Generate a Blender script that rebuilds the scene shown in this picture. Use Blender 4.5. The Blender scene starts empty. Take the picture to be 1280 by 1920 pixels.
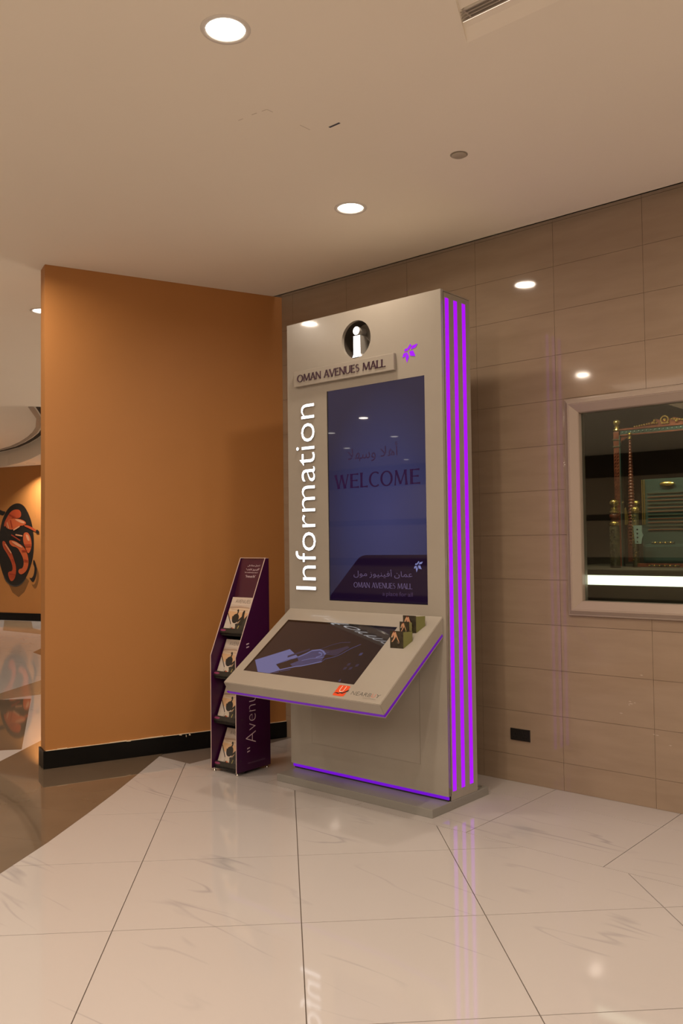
import bpy, bmesh, math, random
from mathutils import Vector, Matrix
random.seed(7)
SC = bpy.context.scene
COL = SC.collection

# ---------------------------------------------------------------- camera
CAM_LOC = Vector((5.072, -5.095, 1.6))
YAW, PITCH, ROLL, FPX = math.radians(-41.04), math.radians(2.006), math.radians(-0.7103), 1615.0
fw = Vector((math.sin(YAW)*math.cos(PITCH), math.cos(YAW)*math.cos(PITCH), math.sin(PITCH)))
rt0 = Vector((math.cos(YAW), -math.sin(YAW), 0)); up0 = rt0.cross(fw)
rt = rt0*math.cos(ROLL) + up0*math.sin(ROLL); up = up0*math.cos(ROLL) - rt0*math.sin(ROLL)
cd = bpy.data.cameras.new('camera'); cd.sensor_fit = 'VERTICAL'; cd.sensor_height = 36.0
cd.lens = FPX/1920*36.0; cd.clip_start = 0.05; cd.clip_end = 100
cam = bpy.data.objects.new('camera', cd); COL.objects.link(cam)
cam.matrix_world = Matrix(((rt.x, up.x, -fw.x, CAM_LOC.x), (rt.y, up.y, -fw.y, CAM_LOC.y), (rt.z, up.z, -fw.z, CAM_LOC.z), (0, 0, 0, 1)))
SC.camera = cam

# ---------------------------------------------------------------- world, exposure
w = bpy.data.worlds.new('mall_ambient'); SC.world = w; w.use_nodes = True
bg = w.node_tree.nodes['Background']; bg.inputs[0].default_value = (1.0, 0.80, 0.62, 1); bg.inputs[1].default_value = 2.3
SC.view_settings.view_transform = 'Standard'; SC.view_settings.look = 'None'
SC.view_settings.exposure = 0.2; SC.view_settings.gamma = 1.0; SC.view_settings.use_curve_mapping = False
SC.cycles.max_bounces = 8; SC.cycles.adaptive_threshold = 0.02
LAMP_COL = (1.0, 0.83, 0.66)
LAMP_W = 24.0
CEIL = 3.66

# ---------------------------------------------------------------- materials
def mat(name, col, rough=0.5, metal=0.0, emit=None, estr=0.0, coat=0.0, spec=0.5):
    m = bpy.data.materials.new(name); m.use_nodes = True
    b = m.node_tree.nodes['Principled BSDF']
    b.inputs['Base Color'].default_value = (*col, 1); b.inputs['Roughness'].default_value = rough
    b.inputs['Metallic'].default_value = metal; b.inputs['Specular IOR Level'].default_value = spec
    if emit: b.inputs['Emission Color'].default_value = (*emit, 1)
    b.inputs['Emission Strength'].default_value = estr
    if coat: b.inputs['Coat Weight'].default_value = coat; b.inputs['Coat Roughness'].default_value = 0.06
    return m
def N(m, typ, **kw):
    n = m.node_tree.nodes.new(typ)
    for k, v in kw.items():
        if k.startswith('i_'): n.inputs[k[2:].replace('_', ' ')].default_value = v
        else: setattr(n, k, v)
    return n
def L(m, a, ao, b, bi): m.node_tree.links.new(a.outputs[ao], b.inputs[bi])
def P(m): return m.node_tree.nodes['Principled BSDF']
def mottled(name, c1, c2, scale=4.0, rough=0.5, stretch=(1, 1, 1), detail=4, lo=0.35, hi=0.65, coords='Object', **kw):
    m = mat(name, c1, rough, **kw)
    tc = N(m, 'ShaderNodeNewGeometry') if coords == 'World' else N(m, 'ShaderNodeTexCoord')
    mp = N(m, 'ShaderNodeMapping'); mp.inputs['Scale'].default_value = stretch
    L(m, tc, 'Position' if coords == 'World' else 'Object', mp, 'Vector')
    nz = N(m, 'ShaderNodeTexNoise'); nz.inputs['Scale'].default_value = scale; nz.inputs['Detail'].default_value = detail
    L(m, mp, 'Vector', nz, 'Vector')
    cr = N(m, 'ShaderNodeValToRGB'); e = cr.color_ramp.elements
    e[0].position, e[1].position = lo, hi; e[0].color = (*c1, 1); e[1].color = (*c2, 1)
    L(m, nz, 'Fac', cr, 'Fac'); L(m, cr, 'Color', P(m), 'Base Color')
    return m
def marble(name, base, tint, vein, rough):
    m = mat(name, base, rough)
    tc = N(m, 'ShaderNodeNewGeometry')
    nz = N(m, 'ShaderNodeTexNoise'); nz.inputs['Scale'].default_value = 0.9; nz.inputs['Detail'].default_value = 2
    L(m, tc, 'Position', nz, 'Vector')
    mx = N(m, 'ShaderNodeMix', data_type='RGBA'); mx.inputs['A'].default_value = (*base, 1); mx.inputs['B'].default_value = (*tint, 1)
    L(m, nz, 'Fac', mx, 'Factor')
    last = mx
    for k, (ang, sc, off) in enumerate(((0.62, 1.0, 0), (-0.35, 0.8, 7.3))):
        mp = N(m, 'ShaderNodeMapping'); mp.inputs['Rotation'].default_value = (0, 0, ang); mp.inputs['Scale'].default_value = (0.45*sc, 3.0*sc, 1); mp.inputs['Location'].default_value = (off, off*0.7, 0)
        L(m, tc, 'Position', mp, 'Vector')
        v = N(m, 'ShaderNodeTexNoise'); v.inputs['Scale'].default_value = 0.85; v.inputs['Detail'].default_value = 3; v.inputs['Roughness'].default_value = 0.45; v.inputs['Distortion'].default_value = 0.15
        L(m, mp, 'Vector', v, 'Vector')
        s = N(m, 'ShaderNodeMath', operation='SUBTRACT'); s.inputs[1].default_value = 0.5; L(m, v, 'Fac', s, 0)
        a = N(m, 'ShaderNodeMath', operation='ABSOLUTE'); L(m, s, 0, a, 0)
        r = N(m, 'ShaderNodeMapRange'); r.inputs['From Min'].default_value = 0.0; r.inputs['From Max'].default_value = 0.008; r.inputs['To Min'].default_value = 1; r.inputs['To Max'].default_value = 0
        L(m, a, 0, r, 'Value')
        g = N(m, 'ShaderNodeTexNoise'); g.inputs['Scale'].default_value = 1.7; g.inputs['Detail'].default_value = 2
        mo = N(m, 'ShaderNodeMapping'); mo.inputs['Location'].default_value = (3.1+off, 1.7, 0); L(m, tc, 'Position', mo, 'Vector'); L(m, mo, 'Vector', g, 'Vector')
        gr = N(m, 'ShaderNodeMapRange'); gr.inputs['From Min'].default_value = 0.53; gr.inputs['From Max'].default_value = 0.72; L(m, g, 'Fac', gr, 'Value')
        m0 = N(m, 'ShaderNodeMath', operation='MULTIPLY'); L(m, r, 0, m0, 0); L(m, gr, 0, m0, 1)
        mu = N(m, 'ShaderNodeMath', operation='MULTIPLY'); mu.inputs[1].default_value = 0.65; L(m, m0, 0, mu, 0)
        x2 = N(m, 'ShaderNodeMix', data_type='RGBA'); x2.inputs['B'].default_value = (*vein, 1)
        L(m, mu, 0, x2, 'Factor'); L(m, last, 'Result', x2, 'A'); last = x2
    L(m, last, 'Result', P(m), 'Base Color')
    return m
M = {}
M['tile'] = marble('cream_marble', (0.515, 0.484, 0.474), (0.487, 0.452, 0.438), (0.24, 0.235, 0.255), 0.05)
M['grout'] = mat('grout', (0.13, 0.10, 0.08), 0.8)
M['brown_stone'] = mottled('brown_polished_stone', (0.135, 0.098, 0.066), (0.165, 0.12, 0.082), 1.6, 0.035, coords='World')
M['tan_stone'] = mottled('tan_polished_stone', (0.30, 0.22, 0.15), (0.33, 0.25, 0.17), 2, 0.1, coords='World')
M['ceiling'] = mottled('ceiling_paint', (0.88, 0.82, 0.71), (0.89, 0.83, 0.72), 1.2, 0.85, coords='World')
M['wall_tile'] = mottled('taupe_wall_tile', (0.30, 0.222, 0.156), (0.34, 0.255, 0.182), 3.0, 0.055, spec=0.45, stretch=(1, 1, 5), lo=0.3, hi=0.7, coords='World', detail=6)
M['wall_grout'] = mat('wall_grout', (0.215, 0.155, 0.108), 0.8)
M['ochre'] = mottled('ochre_paint', (0.43, 0.188, 0.050), (0.445, 0.194, 0.053), 2.0, 0.55, coords='World')
M['black'] = mottled('black_skirting', (0.006, 0.006, 0.006), (0.008, 0.0075, 0.007), 9, 0.3, spec=0.15)
M['chip'] = mat('bare_filler', (0.75, 0.62, 0.45), 0.8)
M['silver'] = mottled('champagne_silver_paint', (0.335, 0.305, 0.262), (0.345, 0.315, 0.27), 6, 0.25, coat=0.35)
M['silver_dark'] = mat('grey_paint', (0.26, 0.25, 0.23), 0.35)
M['groove'] = mat('panel_groove', (0.23, 0.205, 0.172), 0.6)
M['seam'] = mat('dark_seam', (0.03, 0.027, 0.024), 0.6)
M['purple_led'] = mat('purple_led_acrylic', (0.02, 0.0, 0.04), 0.3, emit=(0.37, 0.0, 0.80), estr=1.0)
M['purple_dim'] = mat('purple_led_edge', (0.02, 0.0, 0.04), 0.3, emit=(0.085, 0.0, 0.235), estr=1.0)
M['purple_base'] = mat('violet_led_base', (0.02, 0.0, 0.04), 0.3, emit=(0.13, 0.0, 0.50), estr=1.0)
M['white_led'] = mat('white_led_acrylic', (0.8, 0.8, 0.8), 0.3, emit=(0.93, 0.95, 1.0), estr=2.2)
M['white_side'] = mat('grey_letter_side', (0.35, 0.33, 0.30), 0.4)
M['cavity'] = mat('dark_cavity', (0.045, 0.036, 0.028), 0.5)
M['plum'] = mat('plum_lettering', (0.045, 0.012, 0.03), 0.4)
M['flower'] = mat('purple_emblem', (0.02, 0.0, 0.04), 0.3, emit=(0.33, 0.0, 0.78), estr=1.0)
M['bezel'] = mat('black_bezel', (0.008, 0.008, 0.010), 0.2)
M['chrome'] = mat('chrome', (0.7, 0.68, 0.65), 0.15, 1.0)
M['plum_panel'] = mat('plum_board', (0.040, 0.001, 0.036), 0.35)
M['plum_header'] = mat('plum_header_board', (0.060, 0.008, 0.022), 0.30)
M['pink_edge'] = mat('pale_board_edge', (0.55, 0.42, 0.38), 0.6)
M['pale_print'] = mat('pale_pink_print', (0.62, 0.50, 0.55), 0.5)
M['faint_print'] = mat('faint_mauve_print', (0.16, 0.11, 0.16), 0.5)
M['tray'] = mat('black_tray', (0.010, 0.009, 0.008), 0.3)
M['tray_front'] = mat('smoked_acrylic', (0.026, 0.023, 0.019), 0.15)
M['pink_tab'] = mat('magenta_tab', (0.22, 0.03, 0.10), 0.4)
M['paper'] = mat('paper', (0.62, 0.55, 0.48), 0.6)
M['frame'] = mat('beige_window_frame', (0.36, 0.29, 0.235), 0.35)
M['interior'] = mat('dark_shop_interior', (0.06, 0.05, 0.032), 0.7)
M['gold'] = mat('gilt', (0.75, 0.50, 0.14), 0.25, 0.85)
M['redwood'] = mottled('red_carved_wood', (0.12, 0.028, 0.014), (0.21, 0.06, 0.03), 30, 0.35)
M['darkwood'] = mottled('dark_carved_wood', (0.035, 0.030, 0.014), (0.10, 0.085, 0.04), 40, 0.35)
M['teal'] = mat('teal_lacquer', (0.045, 0.075, 0.065), 0.2)
M['teal_light'] = mat('pale_teal_fabric', (0.22, 0.30, 0.28), 0.5)
M['orange_inlay'] = mat('orange_inlay', (0.20, 0.07, 0.028), 0.4)
M['lit_strip'] = mat('lit_sill', (0.9, 0.9, 0.8), 0.4, emit=(1.0, 0.96, 0.84), estr=1.8)
M['lamp'] = mat('lamp_diffuser', (0.9, 0.9, 0.9), 0.4, emit=(1.0, 0.93, 0.82), estr=9.0)
M['trim_white'] = mat('lamp_trim', (0.72, 0.68, 0.62), 0.4)
M['vent'] = mat('vent_metal', (0.40, 0.35, 0.29), 0.5)
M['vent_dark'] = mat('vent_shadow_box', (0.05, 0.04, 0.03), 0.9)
M['disc'] = mat('cover_disc', (0.42, 0.37, 0.29), 0.5)
M['slot_blue'] = mat('dark_slot', (0.03, 0.028, 0.045), 0.4)
M['socket'] = mat('black_socket', (0.014, 0.012, 0.011), 0.35)
M['socket_hole'] = mat('socket_hole', (0.002, 0.002, 0.002), 0.8)
# print material: flat inks held per polygon
def print_mat(name, rough=0.4, emit=0.0):
    m = mat(name, (0.5, 0.5, 0.5), rough)
    a = N(m, 'ShaderNodeVertexColor'); a.layer_name = 'ink'
    L(m, a, 'Color', P(m), 'Base Color')
    if emit:
        L(m, a, 'Color', P(m), 'Emission Color'); P(m).inputs['Emission Strength'].default_value = emit
    return m
M['print'] = print_mat('printed_ink', 0.35)
M['mural_print'] = print_mat('mural_ink', 0.55)
# glowing screen inks (displays give off light): dark glossy glass with coloured emission
def screen_ink(name, col):
    return mat(name, (0.004, 0.004, 0.005), 0.03, spec=0.8, emit=col, estr=1.0)
M['scr_dark'] = screen_ink('touch_screen_image', (0.020, 0.013, 0.011))
M['scr_black'] = screen_ink('screen_black_edge', (0.001, 0.001, 0.001))
M['scr_plum'] = screen_ink('screen_plum', (0.005, 0.0005, 0.011))
M['scr_text'] = screen_ink('screen_word', (0.020, 0.006, 0.030))
M['scr_pale'] = screen_ink('screen_pale_text', (0.080, 0.055, 0.115))
M['scr_dim'] = screen_ink('screen_dim_text', (0.045, 0.025, 0.065))
M['scr_emblem'] = screen_ink('screen_emblem', (0.16, 0.17, 0.36))
M['map_blue'] = screen_ink('map_blue', (0.105, 0.105, 0.215))
M['map_mid'] = screen_ink('map_mid', (0.046, 0.042, 0.088))
M['map_low'] = screen_ink('map_low', (0.031, 0.024, 0.040))
def wallpaper():
    m = mat('screen_wallpaper', (0.004, 0.004, 0.006), 0.02, estr=0.68)
    g = N(m, 'ShaderNodeNewGeometry')
    mp = N(m, 'ShaderNodeMapping'); mp.inputs['Location'].default_value = (-1.70, 0, -1.78); mp.vector_type = 'POINT'
    L(m, g, 'Position', mp, 'Vector')
    sc = N(m, 'ShaderNodeVectorMath', operation='MULTIPLY'); sc.inputs[1].default_value = (1.75, 0, 1.15); L(m, mp, 'Vector', sc, 0)
    ln = N(m, 'ShaderNodeVectorMath', operation='LENGTH'); L(m, sc, 'Vector', ln, 0)
    cr = N(m, 'ShaderNodeValToRGB'); e = cr.color_ramp.elements
    e[0].position = 0.0; e[0].color = (0.052, 0.052, 0.150, 1); e[1].position = 0.95; e[1].color = (0.030, 0.024, 0.052, 1)
    k = cr.color_ramp.elements.new(0.5); k.color = (0.040, 0.040, 0.112, 1)
    L(m, ln, 'Value', cr, 'Fac'); L(m, cr, 'Color', P(m), 'Emission Color')
    return m
M['wallpaper'] = wallpaper()
def glass(name):
    m = mat(name, (1, 1, 1), 0.0)
    nt = m.node_tree; out = nt.nodes['Material Output']
    tr = N(m, 'ShaderNodeBsdfTransparent'); tr.inputs[0].default_value = (0.82, 0.88, 0.82, 1)
    gl = N(m, 'ShaderNodeBsdfGlossy'); gl.inputs['Roughness'].default_value = 0.0
    fr = N(m, 'ShaderNodeFresnel'); fr.inputs[0].default_value = 1.6
    mu = N(m, 'ShaderNodeMath', operation='MULTIPLY'); mu.inputs[1].default_value = 1.5; L(m, fr, 0, mu, 0)
    mx = N(m, 'ShaderNodeMixShader'); L(m, mu, 0, mx, 0); L(m, tr, 0, mx, 1); L(m, gl, 0, mx, 2); L(m, mx, 0, out, 'Surface')
    return m
M['glass'] = glass('shop_window_glass')

# ---------------------------------------------------------------- mesh helpers
INV = {}
def link(o, parent=None):
    COL.objects.link(o)
    if parent is not None:
        o.parent = parent
        if parent.name in INV: o.matrix_parent_inverse = INV[parent.name]
    return o
def tag(o, label=None, cat=None, group=None, kind=None):
    if label: o['label'] = label
    if cat: o['category'] = cat
    if group: o['group'] = group
    if kind: o['kind'] = kind
    return o
def empty(name, loc, label, cat, group=None, world=True, rotz=0):
    o = bpy.data.objects.new(name, None); o.location = loc; o.empty_display_size = 0.1; COL.objects.link(o)
    if world: INV[o.name] = Matrix.Translation(-Vector(loc))
    else: o.rotation_euler = (0, 0, rotz)
    return tag(o, label, cat, group)
def mesh(name, verts, faces, m, parent=None, smooth=False):
    me = bpy.data.meshes.new(name); me.from_pydata([tuple(v) for v in verts], [], faces); me.materials.append(m)
    if smooth: me.polygons.foreach_set('use_smooth', [True]*len(me.polygons))
    me.update()
    return link(bpy.data.objects.new(name, me), parent)
def bm_obj(name, bm, m, parent=None, smooth=False):
    bmesh.ops.recalc_face_normals(bm, faces=bm.faces)
    me = bpy.data.meshes.new(name); bm.to_mesh(me); bm.free(); me.materials.append(m)
    if smooth: me.polygons.foreach_set('use_smooth', [True]*len(me.polygons))
    return link(bpy.data.objects.new(name, me), parent)
def add_box(bm, x0, x1, y0, y1, z0, z1, bev=0.0, seg=2):
    r = bmesh.ops.create_cube(bm, size=1.0); vs = r['verts']
    for v in vs: v.co = Vector(((x0+x1)/2 + v.co.x*(x1-x0), (y0+y1)/2 + v.co.y*(y1-y0), (z0+z1)/2 + v.co.z*(z1-z0)))
    if bev:
        es = list({e for v in vs for e in v.link_edges})
        bmesh.ops.bevel(bm, geom=es, offset=bev, segments=seg, affect='EDGES', profile=0.6)
def box(name, x0, x1, y0, y1, z0, z1, m, parent=None, bev=0.0):
    bm = bmesh.new(); add_box(bm, x0, x1, y0, y1, z0, z1, bev); return bm_obj(name, bm, m, parent)
def add_prism(bm, pts, d):                     # pts: 3-D polygon, d: extrusion vector
    a = [bm.verts.new(p) for p in pts]; b = [bm.verts.new(Vector(p)+Vector(d)) for p in pts]
    bm.faces.new(a); bm.faces.new(list(reversed(b))); n = len(pts)
    for i in range(n): bm.faces.new((a[i], b[i], b[(i+1) % n], a[(i+1) % n]))
def prism(name, pts, d, m, parent=None, bev=0.0):
    bm = bmesh.new(); add_prism(bm, pts, d)
    if bev:
        bmesh.ops.recalc_face_normals(bm, faces=bm.faces)
        bmesh.ops.bevel(bm, geom=list(bm.edges), offset=bev, segments=2, affect='EDGES')
    return bm_obj(name, bm, m, parent)
def add_lathe(bm, prof, c, seg=20):
    rings = []
    for r, z in prof: rings.append([bm.verts.new((c[0]+r*math.cos(2*math.pi*k/seg), c[1]+r*math.sin(2*math.pi*k/seg), c[2]+z)) for k in range(seg)])
    for a, b in zip(rings, rings[1:]):
        for k in range(seg): bm.faces.new((a[k], a[(k+1) % seg], b[(k+1) % seg], b[k]))
    return rings
def lathe(name, prof, c, m, parent=None, seg=20, cap=True, smooth=True):
    bm = bmesh.new(); r = add_lathe(bm, prof, c, seg)
    if cap:
        bm.faces.new(r[0]); bm.faces.new(r[-1])
    return bm_obj(name, bm, m, parent, smooth)
def loops_panel(name, loops, m, parent=None, thick=0.0, mapf=None):
    """flat panel from an outer loop and hole loops (2-D), extruded by thick along its normal"""
    cu = bpy.data.curves.new('tmp', 'CURVE'); cu.dimensions = '2D'; cu.fill_mode = 'BOTH'; cu.extrude = thick/2
    for lp in loops:
        s = cu.splines.new('POLY'); s.points.add(len(lp)-1); s.use_cyclic_u = True
        for p, q in zip(s.points, lp): p.co = (q[0], q[1], 0, 1)
    o = bpy.data.objects.new('tmp', cu); COL.objects.link(o)
    me = bpy.data.meshes.new_from_object(o.evaluated_get(bpy.context.evaluated_depsgraph_get()))
    bpy.data.objects.remove(o); bpy.data.curves.remove(cu)
    if mapf:
        for v in me.vertices: v.co = mapf(v.co)
    me.name = name; me.materials.clear(); me.materials.append(m)
    return link(bpy.data.objects.new(name, me), parent)
def circle(cx, cy, r, n=40): return [(cx+r*math.cos(2*math.pi*k/n), cy+r*math.sin(2*math.pi*k/n)) for k in range(n)]
TEXT_CACHE = {}
def text_mesh(s, ext=0.0, offset=0.0):
    cu = bpy.data.curves.new('tmp', 'FONT'); cu.body = s; cu.resolution_u = 3; cu.offset = offset
    o = bpy.data.objects.new('tmp', cu); COL.objects.link(o)
    me = bpy.data.meshes.new_from_object(o.evaluated_get(bpy.context.evaluated_depsgraph_get()))
    bpy.data.objects.remove(o); bpy.data.curves.remove(cu)
    vs = [v.co.copy() for v in me.vertices]; fs = [tuple(p.vertices) for p in me.polygons]; bpy.data.meshes.remove(me)
    return vs, fs
def bbox(vs): return min(v[0] for v in vs), max(v[0] for v in vs), min(v[1] for v in vs), max(v[1] for v in vs)
def place_letters(name, vs, fs, m, parent, origin, ux, uy, wd, ht, lift, ext=0.0, side=None, bb=None):
    x0, x1, y0, y1 = bb or bbox(vs)
    ux, uy, o = Vector(ux).normalized(), Vector(uy).normalized(), Vector(origin); n = ux.cross(uy)
    f = lambda v, h: o + ux*((v[0]-x0)/(x1-x0)*wd) + uy*((v[1]-y0)/(y1-y0)*ht) + n*h
    V = [f(v, lift+ext) for v in vs]; F = list(fs)
    if ext:
        k = len(V); V += [f(v, lift) for v in vs]
        cnt = {}
        for fc in fs:
            for a, b in zip(fc, fc[1:]+fc[:1]): cnt[(a, b)] = 1
        for (a, b) in cnt:
            if (b, a) not in cnt: F.append((a, k+a, k+b, b))
    ob = mesh(name, V, F, m, parent)
    if side:
        ob.data.materials.append(side)
        for p in ob.data.polygons[len(fs):]: p.material_index = 1
    return ob
def text(name, s, m, parent, origin, ux, uy, wd, ht, lift=0.0006, ext=0.0, side=None, offset=0.0):
    parts = []; x = 0.0
    for wrd in s.split(' '):
        vs, fs = text_mesh(wrd, offset=offset); b = bbox(vs)
        parts.append(([(v[0]-b[0]+x, v[1]) for v in vs], fs)); x += b[1]-b[0]+0.26
    bb = bbox([v for p in parts for v in p[0]])
    for vs, fs in parts: ob = place_letters(name, vs, fs, m, parent, origin, ux, uy, wd, ht, lift, ext, side, bb)
    return ob
# flared roman capitals drawn as tapered strokes
def flared(s):
    V, F = [], []
    def ribbon(pts, x):
        base = len(V); n = len(pts)
        for i, (px, py, wd) in enumerate(pts):
            a = pts[max(i-1, 0)]; b = pts[min(i+1, n-1)]; dx, dy = b[0]-a[0], b[1]-a[1]; l = math.hypot(dx, dy) or 1
            nx, ny = -dy/l*wd/2, dx/l*wd/2
            V.append((x+px+nx, py+ny)); V.append((x+px-nx, py-ny))
        for i in range(n-1): F.append((base+2*i+1, base+2*i+3, base+2*i+2, base+2*i))
    def stem(x, x0, y0, x1, y1, wd, fl=1.55):
        ribbon([(x0+(x1-x0)*t, y0+(y1-y0)*t, wd*(1+(fl-1)*abs(2*t-1)**5)) for t in [i/8 for i in range(9)]], x)
    def arm(x, x0, x1, y, wd=0.075):
        ribbon([(x0+(x1-x0)*t, y, wd*(1+1.0*t**4)) for t in [i/6 for i in range(7)]], x)
    def arc(x, cx, cy, rx, ry, a0, a1, thin, thick):
        pts = []
        for i in range(33):
            a = math.radians(a0+(a1-a0)*i/32); pts.append((cx+rx*math.cos(a), cy+ry*math.sin(a), thin+(thick-thin)*abs(math.cos(a))**1.5))
        ribbon(pts, x)
    T, t = 0.155, 0.085
    x = 0.0
    for ch in s:
        if ch == ' ': x += 0.42; continue
        if ch == 'W': stem(x, .05, 1, .30, 0, T); stem(x, .30, 0, .52, .97, t); stem(x, .52, .97, .78, 0, T); stem(x, .78, 0, 1.02, 1, t); wd = 1.07
        elif ch == 'E': stem(x, .08, 0, .08, 1, T, 1.25); arm(x, .08, .52, .955); arm(x, .08, .47, .52); arm(x, .08, .55, .045); wd = .57
        elif ch == 'L': stem(x, .08, 0, .08, 1, T); arm(x, .08, .54, .045); wd = .56
        elif ch == 'C': arc(x, .47, .5, .40, .47, 52, 308, t, T); wd = .78
        elif ch == 'O': arc(x, .45, .5, .38, .47, 0, 360, t, T); wd = .90
        elif ch == 'M': stem(x, .07, 0, .15, 1, t); stem(x, .15, 1, .48, .08, T, 1.1); stem(x, .48, .08, .83, 1, t, 1.1); stem(x, .84, 1, .92, 0, T); wd = 1.0
        elif ch == 'N': stem(x, .07, 0, .07, 1, t); stem(x, .07, 1, .68, 0, T, 1.1); stem(x, .68, 0, .68, 1, t); wd = .75
        elif ch == 'A': stem(x, .03, 0, .36, 1, t); stem(x, .36, 1, .70, 0, T); arm(x, .16, .56, .33, .065); wd = .74
        elif ch == 'V': stem(x, .03, 1, .37, 0, T); stem(x, .37, 0, .70, 1, t); wd = .73
        elif ch == 'U':
            stem(x, .09, .30, .09, 1, T); arc(x, .37, .34, .28, .32, 180, 360, t, T*0.9); stem(x, .65, .30, .65, 1, t); wd = .74
        elif ch == 'S':
            pts = []
            for i in range(17): a = math.radians(38+232*i/16); pts.append((.27+.175*math.cos(a), .745+.215*math.sin(a)))
            for i in range(1, 17): a = math.radians(90-232*i/16); pts.append((.27+.20*math.cos(a), .28+.24*math.sin(a)))
            pts = [(p[0], p[1], .075+.065*math.exp(-((i-16)/6.0)**2)) for i, p in enumerate(pts)]
            ribbon(pts, x); wd = .52
        x += wd + 0.055
    return V, F
def roman(name, s, m, parent, origin, ux, uy, wd, ht, lift=0.0006, ext=0.0):
    bb = bbox(flared(s)[0]); words = s.split(' '); x = 0.0
    for wrd in words:
        vs, fs = flared(wrd); pre = flared(wrd + 'L')[0]
        ob = place_letters(name, [(v[0]+x, v[1]) for v in vs], fs, m, parent, origin, ux, uy, wd, ht, lift, ext, None, bb)
        x += max(v[0] for v in pre)-0.6130 + 0.055+0.42
    return ob
def ink(name, layers, m, parent, origin, ux, uy, sx=1.0, sy=1.0, lift=0.0006, step=0.0003):
    """flat printed picture: list of (polygon, colour) laid over each other"""
    ux, uy, o = Vector(ux).normalized(), Vector(uy).normalized(), Vector(origin); n = ux.cross(uy)
    V, F, Cc = [], [], []
    for k, (poly, c) in enumerate(layers):
        b = len(V); V += [o+ux*(p[0]*sx)+uy*(p[1]*sy)+n*(lift+step*k) for p in poly]; F.append(tuple(range(b, b+len(poly)))); Cc.append(c)
    ob = mesh(name, V, F, m, parent)
    at = ob.data.color_attributes.new('ink', 'FLOAT_COLOR', 'CORNER')
    for p, c in zip(ob.data.polygons, Cc):
        for li in p.loop_indices: at.data[li].color = (*c, 1)
    return ob
def copy_tree(o, parent=None):
    c = o.copy(); COL.objects.link(c); c.parent = parent
    for ch in list(o.children): copy_tree(ch, c)
    return c
def clip(poly, a, b, c):                       # keep a*x+b*y<=c
    out = []
    for i in range(len(poly)):
        p, q = poly[i], poly[(i+1) % len(poly)]; fp, fq = a*p[0]+b*p[1]-c, a*q[0]+b*q[1]-c
        if fp <= 0: out.append(p)
        if fp*fq < 0: t = fp/(fp-fq); out.append((p[0]+(q[0]-p[0])*t, p[1]+(q[1]-p[1])*t))
    return out
def area(poly): return abs(sum(p[0]*q[1]-q[0]*p[1] for p, q in zip(poly, poly[1:]+poly[:1])))/2
def slab(name, poly, z0, z1, m, parent=None): return prism(name, [(p[0], p[1], z1) for p in poly], (0, 0, z0-z1), m, parent)

# ================================================================ SETTING
# ---------------------------------------------------------------- floor
floor = tag(box('floor', -20, 9, -17, 7, -0.06, -0.004, M['grout']), kind='structure')
GAP = 0.0022
U = 0.555
def inset_square():                            # one whole diamond-laid tile, centred
    h = U - GAP*1.414
    return [(h, 0), (0, h), (-h, 0), (0, -h)]
proto = None
DARK = [(-0.95, -0.15), (-0.70, -0.50), (-0.344, -0.991), (0.003, -1.47), (0.26, -1.83), (0.497, -2.18), (0.77, -2.60), (0.99, -2.98), (1.20, -3.45), (1.36, -3.95), (1.48, -4.6), (1.5, -5.6)]
def left_line(poly): return clip(clip(poly, -0.83, -0.56, 0.83*0.35+0.56*0.99+0.18), 0, -1, 5.6)
for i in range(-9, 9):
    for j in range(-9, 9):
        cx, cy = 1.954+U*(i+j+1), -1.885+U*(j-i)
        full = [(cx+p[0], cy+p[1]) for p in inset_square()]
        c = clip(full, 0, 1, -1.055-GAP); c = clip(c, 1, 0, 6.2) if c else c; c = left_line(c) if c else c
        if not c or area(c) < 0.004: continue
        if abs(area(c)-area(full)) < 1e-6:
            if proto is None:
                proto = slab('floor_tile', inset_square(), -0.004, 0, M['tile'], floor); t = proto
            else: t = proto.copy(); COL.objects.link(t); t.parent = floor
            t.location = (cx, cy, 0)
        else: slab('floor_tile', c, -0.004, 0, M['tile'], floor)
for (y0, y1) in ((-1.055, -0.30), (-0.30, 0.06)):
    for k in range(-3, 5):
        x0 = 2.43+0.79*k; c = [(x0+GAP, y0+GAP), (x0+0.79-GAP, y0+GAP), (x0+0.79-GAP, y1-GAP), (x0+GAP, y1-GAP)]
        c = left_line(c)
        if c and area(c) > 0.003: slab('border_tile', c, -0.004, 0, M['tile'], floor)
# curved band of brown stone, cut into lengths
FAR = [(-2.35, -0.15), (-2.1, -0.48), (-1.55, -1.27), (-1.11, -1.9), (-0.86, -2.26), (-0.62, -2.62), (-0.35, -3.02), (-0.12, -3.42), (0.08, -3.88), (0.23, -4.4), (0.35, -5.0), (0.4, -5.6)]
for k in range(0, 11):
    a, b, c, d = DARK[k], DARK[k+1], FAR[k+1], FAR[k]
    s = 0.0012
    vb = ((b[0]-a[0]), (b[1]-a[1])); l = math.hypot(*vb); e = (vb[0]/l*s, vb[1]/l*s)
    slab('brown_stone_slab', [a, (b[0]-e[0], b[1]-e[1]), (c[0]-e[0], c[1]-e[1]), d], -0.004, 0.0007, M['brown_stone'], floor)
slab('corridor_paving', [(-20, 7), (-20, -17), (0.4, -17), (0.4, -5.6)] + [p for p in reversed(FAR)] + [(-0.95, -0.15), (-0.4, 0.3), (-0.4, 7)], -0.004, -0.0004, M['tile'], floor)
slab('floor_inlay', [(-3.58, -0.62), (-3.37, -0.39), (-1.34, -1.60), (-1.44, -1.72), (-1.9, -2.4), (-4.0, -1.1)], -0.003, 0.0004, M['brown_stone'], floor)
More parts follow.
